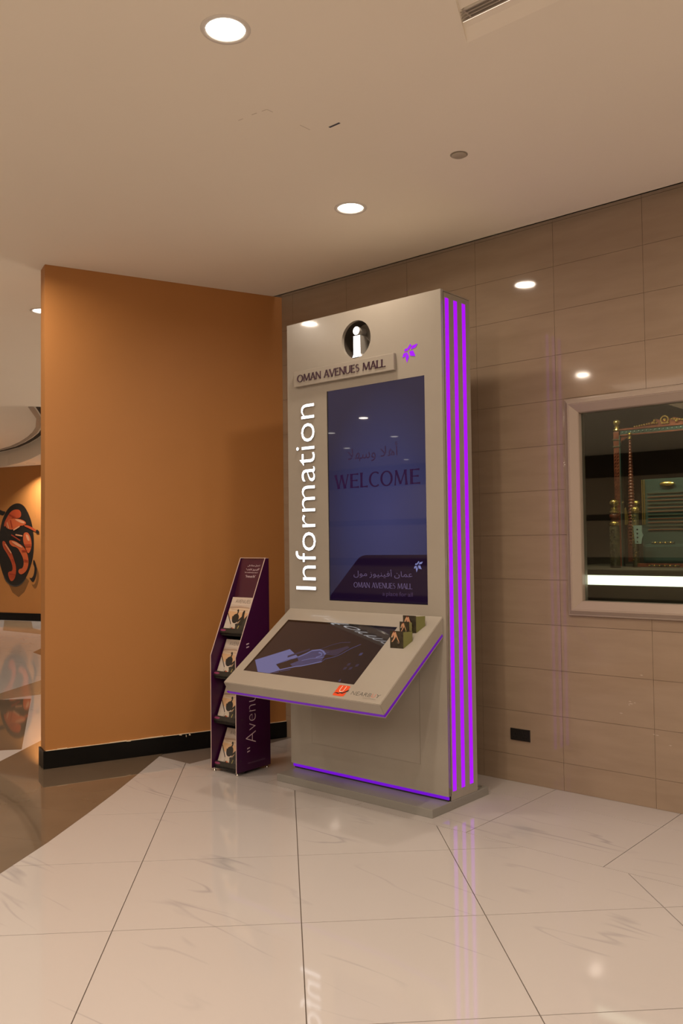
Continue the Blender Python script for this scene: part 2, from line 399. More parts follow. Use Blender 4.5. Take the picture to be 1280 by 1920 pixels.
slab('floor_inlay', [(-3.95, -0.43), (-4.48, 0.41), (-4.9, 1.0), (-4.0, 0.45), (-3.52, -0.14), (-3.58, -0.62), (-4.0, -1.1), (-4.6, -1.4)], -0.003, 0.0003, M['tan_stone'], floor)
slab('floor_inlay', [(-7.01, 1.67), (-7.55, 2.19), (-6.8, 2.0), (-6.4, 1.52)], -0.003, 0.0004, M['brown_stone'], floor)
slab('floor_inlay', [(-10.63, 3.08), (-12.75, 4.22), (-11.99, 4.42), (-10.52, 3.64), (-9.74, 3.45), (-9.21, 3.14)], -0.003, 0.0004, M['tan_stone'], floor)
slab('open_floor', [(6.2+GAP, 0.0), (9, 0.0), (9, -17), (1.5, -17), (1.5, -5.6-GAP), (6.2+GAP, -5.6-GAP)], -0.004, 0, M['tile'], floor)

# ---------------------------------------------------------------- tiled wall on the right, with the shop window opening
wall = tag(loops_panel('wall_right', [[(-0.3, 0), (7.5, 0), (7.5, 4.0), (-0.3, 4.0)], [(2.60, 1.20), (4.60, 1.20), (4.60, 2.44), (2.60, 2.44)]], M['wall_grout'], None, 0.0, lambda v: Vector((v.x, 0.004, v.y))), kind='structure')
OP = (2.60, 4.60, 1.20, 2.44)
tile_me = None
xs = [0.0] + [2.487+0.59*k for k in range(-4, 9)]; zs = [0.0] + [0.1775+0.2905*k for k in range(0, 13)] + [3.95]
g = 0.0009
for x0, x1 in zip(xs, xs[1:]):
    for z0, z1 in zip(zs, zs[1:]):
        a, b, c, d = x0+g, x1-g, z0+g, z1-g
        rects = []
        if b <= OP[0] or a >= OP[1] or d <= OP[2] or c >= OP[3]: rects = [(a, b, c, d)]
        else:
            if a < OP[0]: rects.append((a, OP[0], c, d))
            if b > OP[1]: rects.append((OP[1], b, c, d))
            m0, m1 = max(a, OP[0]), min(b, OP[1])
            if c < OP[2]: rects.append((m0, m1, c, OP[2]))
            if d > OP[3]: rects.append((m0, m1, OP[3], d))
        if not rects: continue
        std = len(rects) == 1 and abs((x1-x0)-0.59) < 1e-6 and abs((z1-z0)-0.2905) < 1e-6 and rects[0] == (a, b, c, d)
        if std:
            if tile_me is None:
                o = box('wall_tile', -0.295+g, 0.295-g, -0.001, 0.003, -0.14525+g, 0.14525-g, M['wall_tile'], wall); tile_me = o.data
            else: o = link(bpy.data.objects.new('wall_tile', tile_me), wall)
            o.location = ((x0+x1)/2, 0, (z0+z1)/2)
        else:
            bm = bmesh.new()
            for r in rects: add_box(bm, r[0], r[1], -0.001, 0.003, r[2], r[3])
            bm_obj('wall_tile', bm, M['wall_tile'], wall)

M['scuff'] = mat('pale_scuff', (0.46, 0.37, 0.29), 0.7)
for sx, sz, sw in ((2.935, 0.602, 0.016), (2.93, 0.615, 0.010), (2.925, 0.594, 0.006), (2.873, 0.538, 0.012), (3.073, 0.437, 0.008), (3.092, 0.434, 0.012), (3.168, 0.385, 0.010), (2.96, 0.61, 0.006), (3.005, 0.78, 0.010)):
    prism('scuff_mark', [(sx-sw, -0.0013, sz), (sx, -0.0013, sz+0.003), (sx+sw, -0.0013, sz+0.001), (sx+sw*0.4, -0.0013, sz-0.0025)], (0, 0.0006, 0), M['scuff'], wall)

# ---------------------------------------------------------------- ochre partition wall and its skirting
wd = Vector((-0.645, -1.80, 0)); wl = wd.length; wdir = wd.normalized(); wn = Vector((-wdir.y, wdir.x, 0))   # wn points towards the room
if wn.x < 0: wn = -wn
def wp(s, off, z): return wdir*s + wn*off + Vector((0, 0, z))
wall_l = tag(prism('wall_left', [wp(-0.02, 0, 0), wp(wl, 0, 0), wp(wl, -0.16, 0), wp(-0.02, -0.16, 0)], (0, 0, CEIL), M['ochre']), kind='structure')
base_l = tag(prism('baseboard_left', [wp(0, 0.014, 0), wp(wl+0.014, 0.014, 0), wp(wl+0.014, -0.17, 0), wp(wl, -0.17, 0), wp(wl, 0.0, 0), wp(0, 0.0, 0)], (0, 0, 0.128), M['black']), kind='structure')
bm = bmesh.new(); s = 0.0
while s < wl-0.02:                              # ragged paint line above the skirting
    l = random.uniform(0.03, 0.14); hgt = random.choice((0.002, 0.003, 0.003, 0.006))
    add_prism(bm, [wp(s, 0.0006, 0.126), wp(min(s+l, wl), 0.0006, 0.126), wp(min(s+l, wl), 0.0006, 0.1285+hgt*random.uniform(.5, 1)), wp(s, 0.0006, 0.1285+hgt)], wn*0.012); s += l
bm_obj('paint_line', bm, M['chip'], base_l)
for s, z, l, h in ((0.83, 0.112, 0.012, 0.016), (0.86, 0.103, 0.006, 0.02), (0.60, 0.105, 0.004, 0.022), (1.30, 0.124, 0.03, 0.006), (0.90, 0.121, 0.02, 0.008)):
    prism('chipped_spot', [wp(s, 0.0142, z), wp(s+l, 0.0142, z+h*.3), wp(s+l*.7, 0.0142, z+h), wp(s-l*.3, 0.0142, z+h*.6)], wn*0.0006, M['chip'], base_l)

# ---------------------------------------------------------------- ceiling
LIGHTS = [(2.519, -2.833), (1.687, -1.086), (0.32, -5.00), (-1.81, -1.155)]
LIGHTS_REST = [(3.35, -4.6), (5.3, -3.6), (7.2, -2.4), (4.4, -1.2), (-5.0, 2.2), (-0.42, -2.39), (-9.5, 0.2), (-4.0, -7.5), (-5.2, -9.9), (-5.7, -8.6), (-7.2, -10.8), (-7.9, -13.9)]  # out of frame: some set from reflections, the rest added as fill light
slot_hole = [(3.185, -2.10), (3.45, -2.68), (6.0, -2.68), (6.0, -2.10)]
ceiling = tag(loops_panel('ceiling', [[(9, -6.0), (9, -0.06), (-0.02, -0.06), (-0.35, 7), (-20, 7), (-20, -17), (0.2, -17), (0.2, -6.0)], slot_hole] + [circle(x, y, 0.085, 28) for x, y in LIGHTS+LIGHTS_REST], M['ceiling'], None, 0.0, lambda v: Vector((v.x, v.y, CEIL))), kind='structure')  # cut open behind the viewer to let ambient fill in
M['crack'] = mat('filler_line', (0.62, 0.55, 0.46), 0.9)
def patch(pts, wdt):
    for a, b in zip(pts, pts[1:]):
        va = Vector((b[0]-a[0], b[1]-a[1], 0)).normalized(); nv = Vector((-va.y, va.x, 0))*wdt/2; pa, pb = Vector((*a, CEIL-0.0006)), Vector((*b, CEIL-0.0006))
        prism('patch_line', [pa+nv, pb+nv, pb-nv, pa-nv], (0, 0, 0.0005), M['crack'], ceiling)
patch([(2.00, -2.295), (2.03, -2.293)], 0.004); patch([(2.09, -2.290), (2.12, -2.286)], 0.005); patch([(2.15, -2.281), (2.18, -2.277), (2.183, -2.24)], 0.004); patch([(2.19, -2.06), (2.192, -1.99)], 0.004)
tag(box('trim_1', -0.2, 7.5, -0.075, -0.06, CEIL, CEIL+0.16, M['seam']), kind='structure')

# far corridor: lower soffit, wall, skirting
FA, FB = Vector((-12.963, 4.229, 0)), Vector((-11.743, 4.581, 0)); fd = (FB-FA).normalized(); fn = Vector((fd.y, -fd.x, 0))
def fp(s, off, z): return FB + fd*s + fn*off + Vector((0, 0, z))
tag(prism('wall_far', [fp(-7, 0, 0), fp(7, 0, 0), fp(7, -0.2, 0), fp(-7, -0.2, 0)], (0, 0, CEIL), M['ochre']), kind='structure')
tag(prism('baseboard_far', [fp(-7, 0.02, 0), fp(7, 0.02, 0), fp(7, 0, 0), fp(-7, 0, 0)], (0, 0, 0.16), M['black']), kind='structure')
arc = [(-15.5, 4.0), (-14.3, 4.12), (-13.2, 4.16), (-12.4, 4.11), (-11.64, 3.98), (-10.8, 3.74), (-10.0, 3.46), (-9.3, 3.18), (-8.6, 2.85), (-7.6, 2.3), (-6.6, 1.6)]
tag(slab('ceiling_lower', arc + [(-5.0, 6.6), (-19, 2.6)], 3.33, CEIL-0.001, M['ceiling']), kind='structure')
grr = empty('curved_air_slot', (-10, 3.4, CEIL), 'curved dark slot diffuser in the ceiling of the far corridor', 'air vent')
for a, (o0, o1) in enumerate(((0.02, 0.10), (0.13, 0.21))):
    q = []
    for k, p in enumerate(arc):
        pa, pb = arc[max(k-1, 0)], arc[min(k+1, len(arc)-1)]; dx, dy = pb[0]-pa[0], pb[1]-pa[1]; l = math.hypot(dx, dy); n = (dy/l, -dx/l)
        if n[1] > 0: n = (-n[0], -n[1])
        q.append((p, n))
    V, F = [], []
    for p, n in q: V += [(p[0]+n[0]*o0, p[1]+n[1]*o0, CEIL-0.006), (p[0]+n[0]*o1, p[1]+n[1]*o1, CEIL-0.006), (p[0]+n[0]*o0, p[1]+n[1]*o0, CEIL-0.001), (p[0]+n[0]*o1, p[1]+n[1]*o1, CEIL-0.001)]
    for k in range(len(q)-1):
        b = 4*k; F += [(b, b+1, b+5, b+4), (b, b+4, b+6, b+2), (b+1, b+3, b+7, b+5)]
    mesh('slot_blade', V, F, M['vent_dark'] if a == 0 else M['vent'], grr)

# unseen hall: banded walls added to dim reflections, open above for ambient light
M['hall'] = mat('hall_paint', (0.50, 0.41, 0.31), 0.7); M['hall_band'] = mat('hall_dark_band', (0.07, 0.05, 0.035), 0.6)
for nm, d6 in (('wall_back_unseen', (-20, 9, -15.2, -15.0, 0, 4.95)), ('wall_side_unseen', (9.0, 9.2, -15, 0, 0, 3.66)), ('wall_west_unseen', (-20.2, -20, -15, 7, 0, 3.66))):
    hw = tag(box(nm, *d6, M['hall']), kind='structure')
    for z0, z1 in ((0.0, 0.16), (0.95, 1.15), (2.05, 2.2), (3.1, 3.66)):
        e = 0.02; q6 = list(d6); q6[4], q6[5] = z0, z1
        if nm == 'wall_back_unseen': q6[3] += e
        elif nm == 'wall_side_unseen': q6[0] -= e
        else: q6[1] += e
        box('dark_band', *q6, M['hall_band'], hw)

# ---------------------------------------------------------------- downlights (each with its own lamp)
def downlight(x, y, z, label, group, power, r=0.080, spread=165):
    t = empty('recessed_downlight', (x, y, z), label, 'ceiling light', group)
    lathe('trim_ring', [(r+0.001, 0.03), (r, -0.004), (r+0.018, -0.006), (r+0.021, -0.001)], (x, y, z), M['trim_white'], t, 32, cap=False)
    lathe('diffuser', [(r, 0.003), (r*0.6, 0.004), (0.002, 0.005)], (x, y, z), M['lamp'], t, 32, cap=True)
    ld = bpy.data.lights.new('downlight_lamp', 'AREA'); ld.shape = 'DISK'; ld.size = 2*r*0.9; ld.energy = power; ld.color = LAMP_COL; ld.spread = math.radians(spread)
    lo = bpy.data.objects.new('downlight_lamp', ld); lo.location = (x, y, z-0.003); COL.objects.link(lo); lo.parent = t; lo.matrix_parent_inverse = INV[t.name]
    return t
LBL = ['larger round white downlight at the top left of the ceiling', 'round white downlight in the ceiling above the information kiosk', 'round ceiling downlight mirrored in the tiled wall above the window', 'small downlight half hidden behind the left edge of the ochre wall']
for (x, y), lb, k in zip(LIGHTS, LBL, (1.0, 0.42, 1.0, 1.0)): downlight(x, y, CEIL, lb, 'round recessed ceiling downlights', LAMP_W*k)
for (x, y) in LIGHTS_REST: downlight(x, y, CEIL, 'one of the unseen ceiling downlights, several added as fill light', 'ceiling downlights out of the frame', LAMP_W*(0.6 if (x, y) in ((-0.42, -2.39), (4.4, -1.2)) else 1.0))
q = fp(0.046, 0.42, 3.33)
downlight(q.x, q.y, 3.33, 'bright spotlight washing the far wall above the prawn mural', None, 34, 0.075, 120)
for sv in (-2.6, 2.6):  # unseen washers added to lift the far wall
    q = fp(sv, 0.42, 3.33); downlight(q.x, q.y, 3.33, 'unseen spotlight added to brighten the far wall beside the mural', 'ceiling downlights out of the frame', 22, 0.075, 120)

# ---------------------------------------------------------------- air vent, sprinkler disc and slot in the ceiling
v = empty('linear_air_vent', (4.2, -2.3, CEIL), 'long slatted air vent recessed in the ceiling at the top right', 'air vent')
V = [(3.185, -2.10, CEIL), (6.0, -2.10, CEIL), (6.0, -2.165, CEIL+0.018), (3.215, -2.165, CEIL+0.018), (3.235, -2.205, CEIL+0.018), (6.0, -2.205, CEIL+0.018)]
mesh('vent_margin', V, [(0, 1, 2, 3), (3, 2, 5, 4)], M['ceiling'], v)
mesh('vent_cheek', [(3.185, -2.10, CEIL), (3.215, -2.165, CEIL+0.018), (3.235, -2.205, CEIL+0.018), (3.27, -2.28, CEIL+0.018), (3.45, -2.68, CEIL+0.018), (3.45, -2.68, CEIL)], [(0, 1, 2, 3, 4, 5)], M['ceiling'], v)
mesh('vent_border', [(3.27, -2.285, CEIL+0.018), (6, -2.285, CEIL+0.018), (6, -2.68, CEIL+0.018), (3.45, -2.68, CEIL+0.018)], [(0, 1, 2, 3)], M['ceiling'], v)
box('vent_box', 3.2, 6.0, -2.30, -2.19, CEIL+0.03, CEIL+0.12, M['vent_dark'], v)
for k in range(4):
    y = -2.2095-0.019*k
    prism('slat', [(3.236+(k*0.009), y, CEIL+0.016), (3.236+(k*0.009), y-0.0065, CEIL+0.016), (3.236+(k*0.009), y-0.0065, CEIL+0.034), (3.236+(k*0.009), y, CEIL+0.034)], (2.7, 0, 0), M['vent'], v)
box('cross_bar', 3.275, 3.283, -2.283, -2.207, CEIL+0.0175, CEIL+0.03, M['vent'], v)
d = empty('sprinkler_cover', (2.588, -1.251, CEIL), 'flat round sprinkler cover disc on the ceiling', 'sprinkler')
lathe('cover_plate', [(0.040, -0.001), (0.041, -0.005), (0.036, -0.008), (0.002, -0.0085)], (2.588, -1.251, CEIL), M['disc'], d, 28)
lathe('gap_ring', [(0.047, -0.0004), (0.047, -0.0016), (0.041, -0.0016), (0.041, -0.0004)], (2.588, -1.251, CEIL), M['vent'], d, 28, cap=False)
sl = empty('ceiling_slot', (2.315, -1.945, CEIL), 'tiny dark slot in the ceiling between the two downlights', 'slot')
box('slot_recess', 2.281, 2.349, -1.951, -1.939, CEIL-0.0012, CEIL-0.0002, M['slot_blue'], sl)
box('slot_rim', 2.279, 2.351, -1.953, -1.937, CEIL-0.0006, CEIL-0.0001, M['trim_white'], sl)

# ================================================================ INFORMATION KIOSK
YF = -0.80
XL, XR, ZT = 0.845, 2.148, 3.126
K = empty('information_kiosk', (1.5, -0.66, 0), 'tall silver information kiosk with touch console and purple light strips', 'kiosk')
front = lambda v: Vector((v.x, YF+0.0125-v.z, v.y))
CC = (1.477, 2.927); CRAD = 0.124
SX0, SX1, SZ0, SZ1 = 1.213, 2.019, 1.212, 2.616
fp_ = loops_panel('front_panel', [[(XL, 0.082), (XR, 0.082), (XR, ZT), (XL, ZT)], circle(*CC, CRAD, 64), [(SX0, SZ0), (SX1, SZ0), (SX1, SZ1), (SX0, SZ1)]], M['silver'], K, 0.025, front)
loops_panel('cavity_wall', [[(XL+0.004, 0.082), (XR-0.004, 0.082), (XR-0.004, ZT-0.004), (XL+0.004, ZT-0.004)], circle(*CC, CRAD, 64)], M['cavity'], K, 0.09, lambda v: Vector((v.x, -0.775+0.0455-v.z, v.y)))
box('body', XL+0.003, XR-0.006, -0.685, -0.480, 0.082, ZT-0.003, M['silver'], K)
side = box('side_panel', XR-0.006, XR-0.001, -0.768, -0.482, 0.0515, ZT-0.012, M['silver'], K)
box('side_panel', XL+0.001, XL+0.005, -0.768, -0.482, 0.0515, ZT-0.012, M['silver'], K)
box('seam_gap', XR-0.0065, XR-0.003, -0.775, -0.768, 0.082, ZT-0.004, M['seam'], K)
box('top_plate', XL+0.002, XR-0.002, -0.775, -0.480, ZT-0.008, ZT-0.001, M['silver'], K)
for k, (y0, y1) in enumerate(((-0.7535, -0.7175), (-0.6605, -0.6245), (-0.5675, -0.5315))):
    o = box('light_strip', XR-0.002, XR+0.0015, y0, y1, 0.105+0.002*k, ZT-0.045, M['purple_led'], K)
base = box('base_plate', 0.880, 2.152, -0.975, -0.362, 0.0, 0.050, M['silver_dark'], K, 0.003)
box('light_strip', 0.862, XR-0.004, YF+0.004, YF+0.012, 0.062, 0.0815, M['purple_base'], K)
box('plinth', 0.868, XR-0.010, YF+0.012, -0.484, 0.0505, 0.0815, M['seam'], K)
for yy in (-0.37, -0.42): lathe('bolt', [(0.006, 0), (0.006, 0.004), (0.001, 0.005)], (2.12, yy-0.02, 0.05), M['chrome'], base, 10)
acc = box('access_panel', 1.045, 1.945, YF-0.0012, YF+0.004, 0.245, 0.80, M['silver'], K)
for d6 in ((1.045, 1.945, 0.2435, 0.2455), (1.9445, 1.9465, 0.2435, 0.80), (1.0435, 1.0455, 0.2435, 0.80)):
    box('panel_groove', d6[0], d6[1], YF-0.0014, YF, d6[2], d6[3], M['groove'], acc)
# glowing "i" standing in the round opening
isg = lathe('letter_i', [(0.027, 0), (0.027, 0.075)], (0, 0, 0), M['white_led'], K, 28, smooth=False)
bm = bmesh.new(); bm.from_mesh(isg.data)
for vtx in bm.verts: vtx.co = Vector((1.476+vtx.co.x, -0.795+vtx.co.z, 2.985+vtx.co.y))
add_prism(bm, [(1.451, -0.795, 2.952), (1.508, -0.795, 2.952), (1.509, -0.795, 2.832), (1.524, -0.795, 2.811), (1.440, -0.795, 2.811), (1.451, -0.795, 2.832)], (0, 0.075, 0))
bmesh.ops.recalc_face_normals(bm, faces=bm.faces); bm.to_mesh(isg.data); bm.free()
isg.data.materials.append(M['white_side'])
for p in isg.data.polygons: p.material_index = 0 if p.center.y < -0.79 else 1
cb = bpy.data.curves.new('cable', 'CURVE'); cb.dimensions = '3D'; cb.bevel_depth = 0.0022
for pts in (((1.51, -0.73, 2.945), (1.545, -0.72, 2.90), (1.56, -0.72, 2.85), (1.55, -0.72, 2.83)), ((1.515, -0.73, 2.86), (1.535, -0.72, 2.84), (1.54, -0.72, 2.82))):
    s_ = cb.splines.new('POLY'); s_.points.add(len(pts)-1)
    for p_, q_ in zip(s_.points, pts): p_.co = (*q_, 1)
tmp = bpy.data.objects.new('tmp', cb); COL.objects.link(tmp)
cme = bpy.data.meshes.new_from_object(tmp.evaluated_get(bpy.context.evaluated_depsgraph_get())); bpy.data.objects.remove(tmp)
cme.materials.clear(); cme.materials.append(M['white_side']); link(bpy.data.objects.new('cable', cme), K)
# name plate
plate = box('name_plate', 0.931, 1.805, YF-0.026, YF-0.001, 2.676, 2.784, M['silver'], K, 0.0035)
roman('plate_lettering', 'OMAN AVENUES MALL', M['plum'], plate, (0.966, YF-0.026, 2.703), (1, 0, 0), (0, 0, 1), 0.776, 0.054, 0.0, 0.004)
# glowing vertical word
text('word_lettering', 'Information', M['white_led'], K, (1.108, YF, 1.279), (0, 0, 1), (-1, 0, 0), 1.270, 0.187, 0.0, 0.012, M['white_side'], -0.010)
# emblem petals
PET = [[(1.917, 2.825), (1.926, 2.815), (1.901, 2.789), (1.894, 2.801)], [(1.972, 2.819), (1.956, 2.797), (1.918, 2.790), (1.931, 2.812)], [(1.908, 2.780), (1.937, 2.782), (1.955, 2.744), (1.916, 2.751)],
       [(1.893, 2.776), (1.905, 2.748), (1.889, 2.712), (1.880, 2.747)], [(1.890, 2.778), (1.876, 2.753), (1.855, 2.749), (1.864, 2.773)], [(1.893, 2.801), (1.896, 2.787), (1.870, 2.785), (1.876, 2.801)]]
for pt in PET: prism('emblem_petal', [(x, YF-0.0001, z) for x, z in pt], (0, -0.002, 0), M['flower'], K)
# upright display
YS = YF+0.006
disp = box('display_screen', SX0-0.004, SX1+0.004, YS, YS+0.008, SZ0-0.004, SZ1+0.004, M['wallpaper'], K)
box('display_edge', SX0, SX0+0.006, YS-0.0004, YS, SZ0, SZ1, M['scr_black'], disp)
box('display_edge', SX0, SX1, YS-0.0004, YS, SZ0, SZ0+0.004, M['scr_black'], disp)
ban = [(SX0+0.006, 1.216), (SX0+0.006, 1.236)] + [(1.225, 1.248), (1.452, 1.478), (1.475, 1.498), (1.500, 1.509), (1.53, 1.515)] + [(2.019, 1.517), (2.019, 1.216)]
prism('screen_banner', [(x, YS-0.0003, z) for x, z in ban], (0, -0.0003, 0), M['scr_plum'], disp)
f3 = ((1, 0, 0), (0, 0, 1))
for ch, x0, x1 in (('W', 1.266, 1.397), ('E', 1.405, 1.482), ('L', 1.490, 1.556), ('C', 1.566, 1.650), ('O', 1.660, 1.760), ('M', 1.771, 1.880), ('E', 1.893, 1.972)):
    roman('welcome_letter', ch, M['scr_text'], disp, (x0, YS, 1.951), *f3, x1-x0, 0.099, 0.0006)
text('arabic_greeting', '\uFEFC\uFEEC\uFEB3\uFEED', M['scr_text'], disp, (1.389, YS, 2.118), *f3, 0.235, 0.093, 0.0006)
text('arabic_greeting', '\uFEFC\uFEEB\uFE83', M['scr_text'], disp, (1.664, YS, 2.141), *f3, 0.139, 0.088, 0.0006)
text('arabic_name', '\uFEDD\uFEEE\uFEE3 \uFEAF\uFEEE\uFEF4\uFEE8\uFEF4\uFED3\uFE83 \uFEE5\uFE8E\uFEE4\uFECB', M['scr_pale'], disp, (1.427, YS-0.0006, 1.368), *f3, 0.475, 0.056, 0.0003)
roman('screen_name', 'OMAN AVENUES MALL', M['scr_pale'], disp, (1.426, YS-0.0006, 1.303), *f3, 0.475, 0.037, 0.0003)
text('screen_slogan', 'a place for all', M['scr_dim'], disp, (1.665, YS-0.0006, 1.249), *f3, 0.237, 0.036, 0.0003)
for pt in PET: prism('screen_petal', [(1.949+(x-1.914)*0.58, YS-0.0008, 1.444+(z-2.769)*0.62) for x, z in pt], (0, -0.0003, 0), M['scr_emblem'], disp)
# sloping touch console
CX0, CX1 = 0.850, 2.128
ca, cb_, cc_, cd_ = (YF, 1.148), (-1.415, 0.715), (-1.366, 0.632), (YF, 1.022)
con = prism('console', [(CX0, *ca), (CX0, *cb_), (CX0, *cc_), (CX0, *cd_)], (CX1-CX0, 0, 0), M['silver'], K, 0.003)
dd = Vector((0, cb_[0]-ca[0], cb_[1]-ca[1])).normalized(); dn = Vector((0, dd.z, -dd.y)); dn = dn if dn.z > 0 else -dn
def dp(s, t, off=0.0): return Vector((s, YF, 1.148)) + dd*t + dn*off
DU, DV = Vector((1, 0, 0)), -dd
def dslab(name, poly, h0, h1, m, parent): return prism(name, [dp(s, t, h0) for s, t in poly], dn*(h1-h0), m, parent)
# purple light line round the lower edge of the console
be = Vector((0, cd_[0]-cc_[0], cd_[1]-cc_[1])).normalized(); bn = Vector((0, -be.z, be.y))
c0 = Vector((0, *cc_))
p = [c0+bn*0.011-be*0.002, Vector((0, *cd_))+bn*0.011, Vector((0, *cd_))+bn*0.026, c0+bn*0.026-be*0.006]
for X, dX in ((CX1, 0.0015), (CX0, -0.0015)): prism('light_line', [Vector((X, v_.y, v_.z)) for v_ in p], (dX, 0, 0), M['purple_dim'], con)
fe = (Vector((0, *cb_))-c0).normalized(); fno = Vector((0, -fe.z, fe.y)); fno = fno if fno.y < 0 else -fno
prism('light_line', [Vector((CX0, v_.y, v_.z)) for v_ in (c0+fe*0.010, c0+fe*0.010+fno*0.0015, c0+fe*0.025+fno*0.0015, c0+fe*0.025)], (CX1-CX0, 0, 0), M['purple_dim'], con)
TS = [(0.930, 0.123), (1.860, 0.123), (1.860, 0.631), (0.930, 0.631)]
ts = dslab('touch_screen', TS, -0.004, 0.0008, M['scr_dark'], con)
for poly in ([(0.930, 0.123), (1.860, 0.123), (1.860, 0.142), (0.930, 0.142)], [(0.930, 0.142), (0.946, 0.142), (0.946, 0.631), (0.930, 0.631)]): dslab('screen_border', poly, 0.0008, 0.0010, M['scr_black'], ts)
dslab('map_area', [(0.952, 0.530), (1.165, 0.401), (1.288, 0.462), (1.160, 0.548), (1.225, 0.584), (1.290, 0.560), (1.166, 0.629), (1.062, 0.629)], 0.0009, 0.0011, M['map_blue'], ts)
dslab('map_area', [(1.282, 0.465), (1.355, 0.398), (1.413, 0.384), (1.484, 0.418), (1.495, 0.476), (1.420, 0.505), (1.366, 0.529), (1.300, 0.545), (1.270, 0.530), (1.315, 0.495)], 0.0009, 0.0011, M['map_mid'], ts)
dslab('map_area', [(1.484, 0.416), (1.573, 0.418), (1.600, 0.365), (1.626, 0.339), (1.600, 0.325), (1.540, 0.360), (1.504, 0.375), (1.419, 0.376)], 0.0009, 0.0011, M['map_low'], ts)
def trail(pts, wdt, m):
    V, F = [], []
    for i, (s, t) in enumerate(pts):
        a, b = pts[max(i-1, 0)], pts[min(i+1, len(pts)-1)]; dx, dy = b[0]-a[0], b[1]-a[1]; l = math.hypot(dx, dy); nx, ny = -dy/l*wdt/2, dx/l*wdt/2
        V += [dp(s+nx, t+ny, 0.0014), dp(s-nx, t-ny, 0.0014)]
    for i in range(len(pts)-1): F.append((2*i, 2*i+1, 2*i+3, 2*i+2))
    mesh('map_outline', V, F, m, ts)
trail([(1.166, 0.612), (1.225, 0.590), (1.330, 0.545), (1.372, 0.535), (1.500, 0.480)], 0.010, M['map_blue'])
trail([(1.500, 0.480), (1.510, 0.455), (1.575, 0.425), (1.600, 0.400), (1.640, 0.345), (1.690, 0.300)], 0.007, M['map_mid'])
trail([(1.34, 0.49), (1.40, 0.463), (1.46, 0.45), (1.49, 0.44)], 0.005, M['map_blue'])
trail([(1.42, 0.405), (1.45, 0.41), (1.46, 0.43), (1.43, 0.45)], 0.010, M['map_blue'])
trail([(1.288, 0.462), (1.330, 0.425), (1.355, 0.395), (1.413, 0.380), (1.445, 0.39), (1.484, 0.416)], 0.012, M['map_blue'])
trail([(1.16, 0.548), (1.22, 0.50), (1.31, 0.462), (1.40, 0.43), (1.50, 0.395)], 0.005, M['map_mid'])
trail([(1.413, 0.375), (1.47, 0.33), (1.53, 0.30), (1.60, 0.29)], 0.008, M['map_low'])
trail([(1.20, 0.470), (1.26, 0.430), (1.33, 0.385)], 0.02, M['map_low'])
trail([(1.24, 0.600), (1.31, 0.575)], 0.006, M['map_mid'])
trail([(1.195, 0.622), (1.235, 0.607)], 0.006, M['map_mid'])
for k, (s, t) in enumerate(((1.735, 0.375), (1.705, 0.47), (1.74, 0.50), (1.70, 0.505), (1.77, 0.47))): dslab('map_icon', [(s, t), (s+0.02, t-0.006), (s+0.022, t+0.016), (s+0.002, t+0.022)], 0.0009, 0.0011, M['map_mid'] if k == 0 else M['map_low'], ts)
dslab('map_icon', [(1.735, 0.612), (1.742, 0.602), (1.75, 0.622), (1.735, 0.624)], 0.0009, 0.0011, M['map_mid'], ts)
# sticker on the console
TAGRED = (0.72, 0.07, 0.015)
def rr(x0, x1, y0, y1, r):
    o = []
    for cx, cy, a0 in ((x1-r, y1-r, 0), (x0+r, y1-r, 90), (x0+r, y0+r, 180), (x1-r, y0+r, 270)):
        o += [(cx+r*math.cos(math.radians(a0+30*k)), cy+r*math.sin(math.radians(a0+30*k))) for k in range(4)]
    return o
stk = ink('sticker_tag', [(rr(0, 0.085, 0, 0.085, 0.010), TAGRED), ([(0.0, 0.020), (0.02, 0.026), (0.034, 0.024), (0.045, 0.033), (0.06, 0.030), (0.085, 0.052), (0.090, 0.060), (0.092, 0.044), (0.062, 0.020), (0.045, 0.023), (0.034, 0.014), (0.02, 0.018)], (0.012, 0.01, 0.012))], M['print'], con, dp(1.765, 0.732), DU, DV)
Vv = [(0.026+0.017*(1-math.cos(math.radians(a))), 0.048-0.018*math.sin(math.radians(a))) for a in range(0, 181, 20)]
up_ = [(0.026, 0.078)] + Vv + [(0.060, 0.078)]; inn = [(0.055, 0.078)] + [(0.031+0.012*(1+math.cos(math.radians(a))), 0.048-0.012*math.sin(math.radians(a))) for a in range(0, 181, 20)] + [(0.031, 0.078)]
ink('sticker_u', [(up_+inn, (0.78, 0.55, 0.45))], M['print'], con, dp(1.765, 0.732, 0.0014), DU, DV)
GREY = mat('grey_sticker_ink', (0.02, 0.019, 0.018), 0.4); RED = mat('red_sticker_ink', (0.55, 0.08, 0.04), 0.4); PALE = mat('pale_sticker_ink', (0.22, 0.19, 0.16), 0.4)
text('sticker_word', 'NEARB', GREY, con, dp(1.887, 0.708), DU, DV, 0.141, 0.028, 0.0006, 0, None, -0.018)
text('sticker_word', 'U', RED, con, dp(2.034, 0.708), DU, DV, 0.024, 0.028, 0.0006, 0, None, -0.018)
text('sticker_word', 'Y', GREY, con, dp(2.062, 0.708), DU, DV, 0.030, 0.028, 0.0006, 0, None, -0.018)
text('sticker_word', 'SOLUTIONS', PALE, con, dp(1.985, 0.725), DU, DV, 0.092, 0.009)

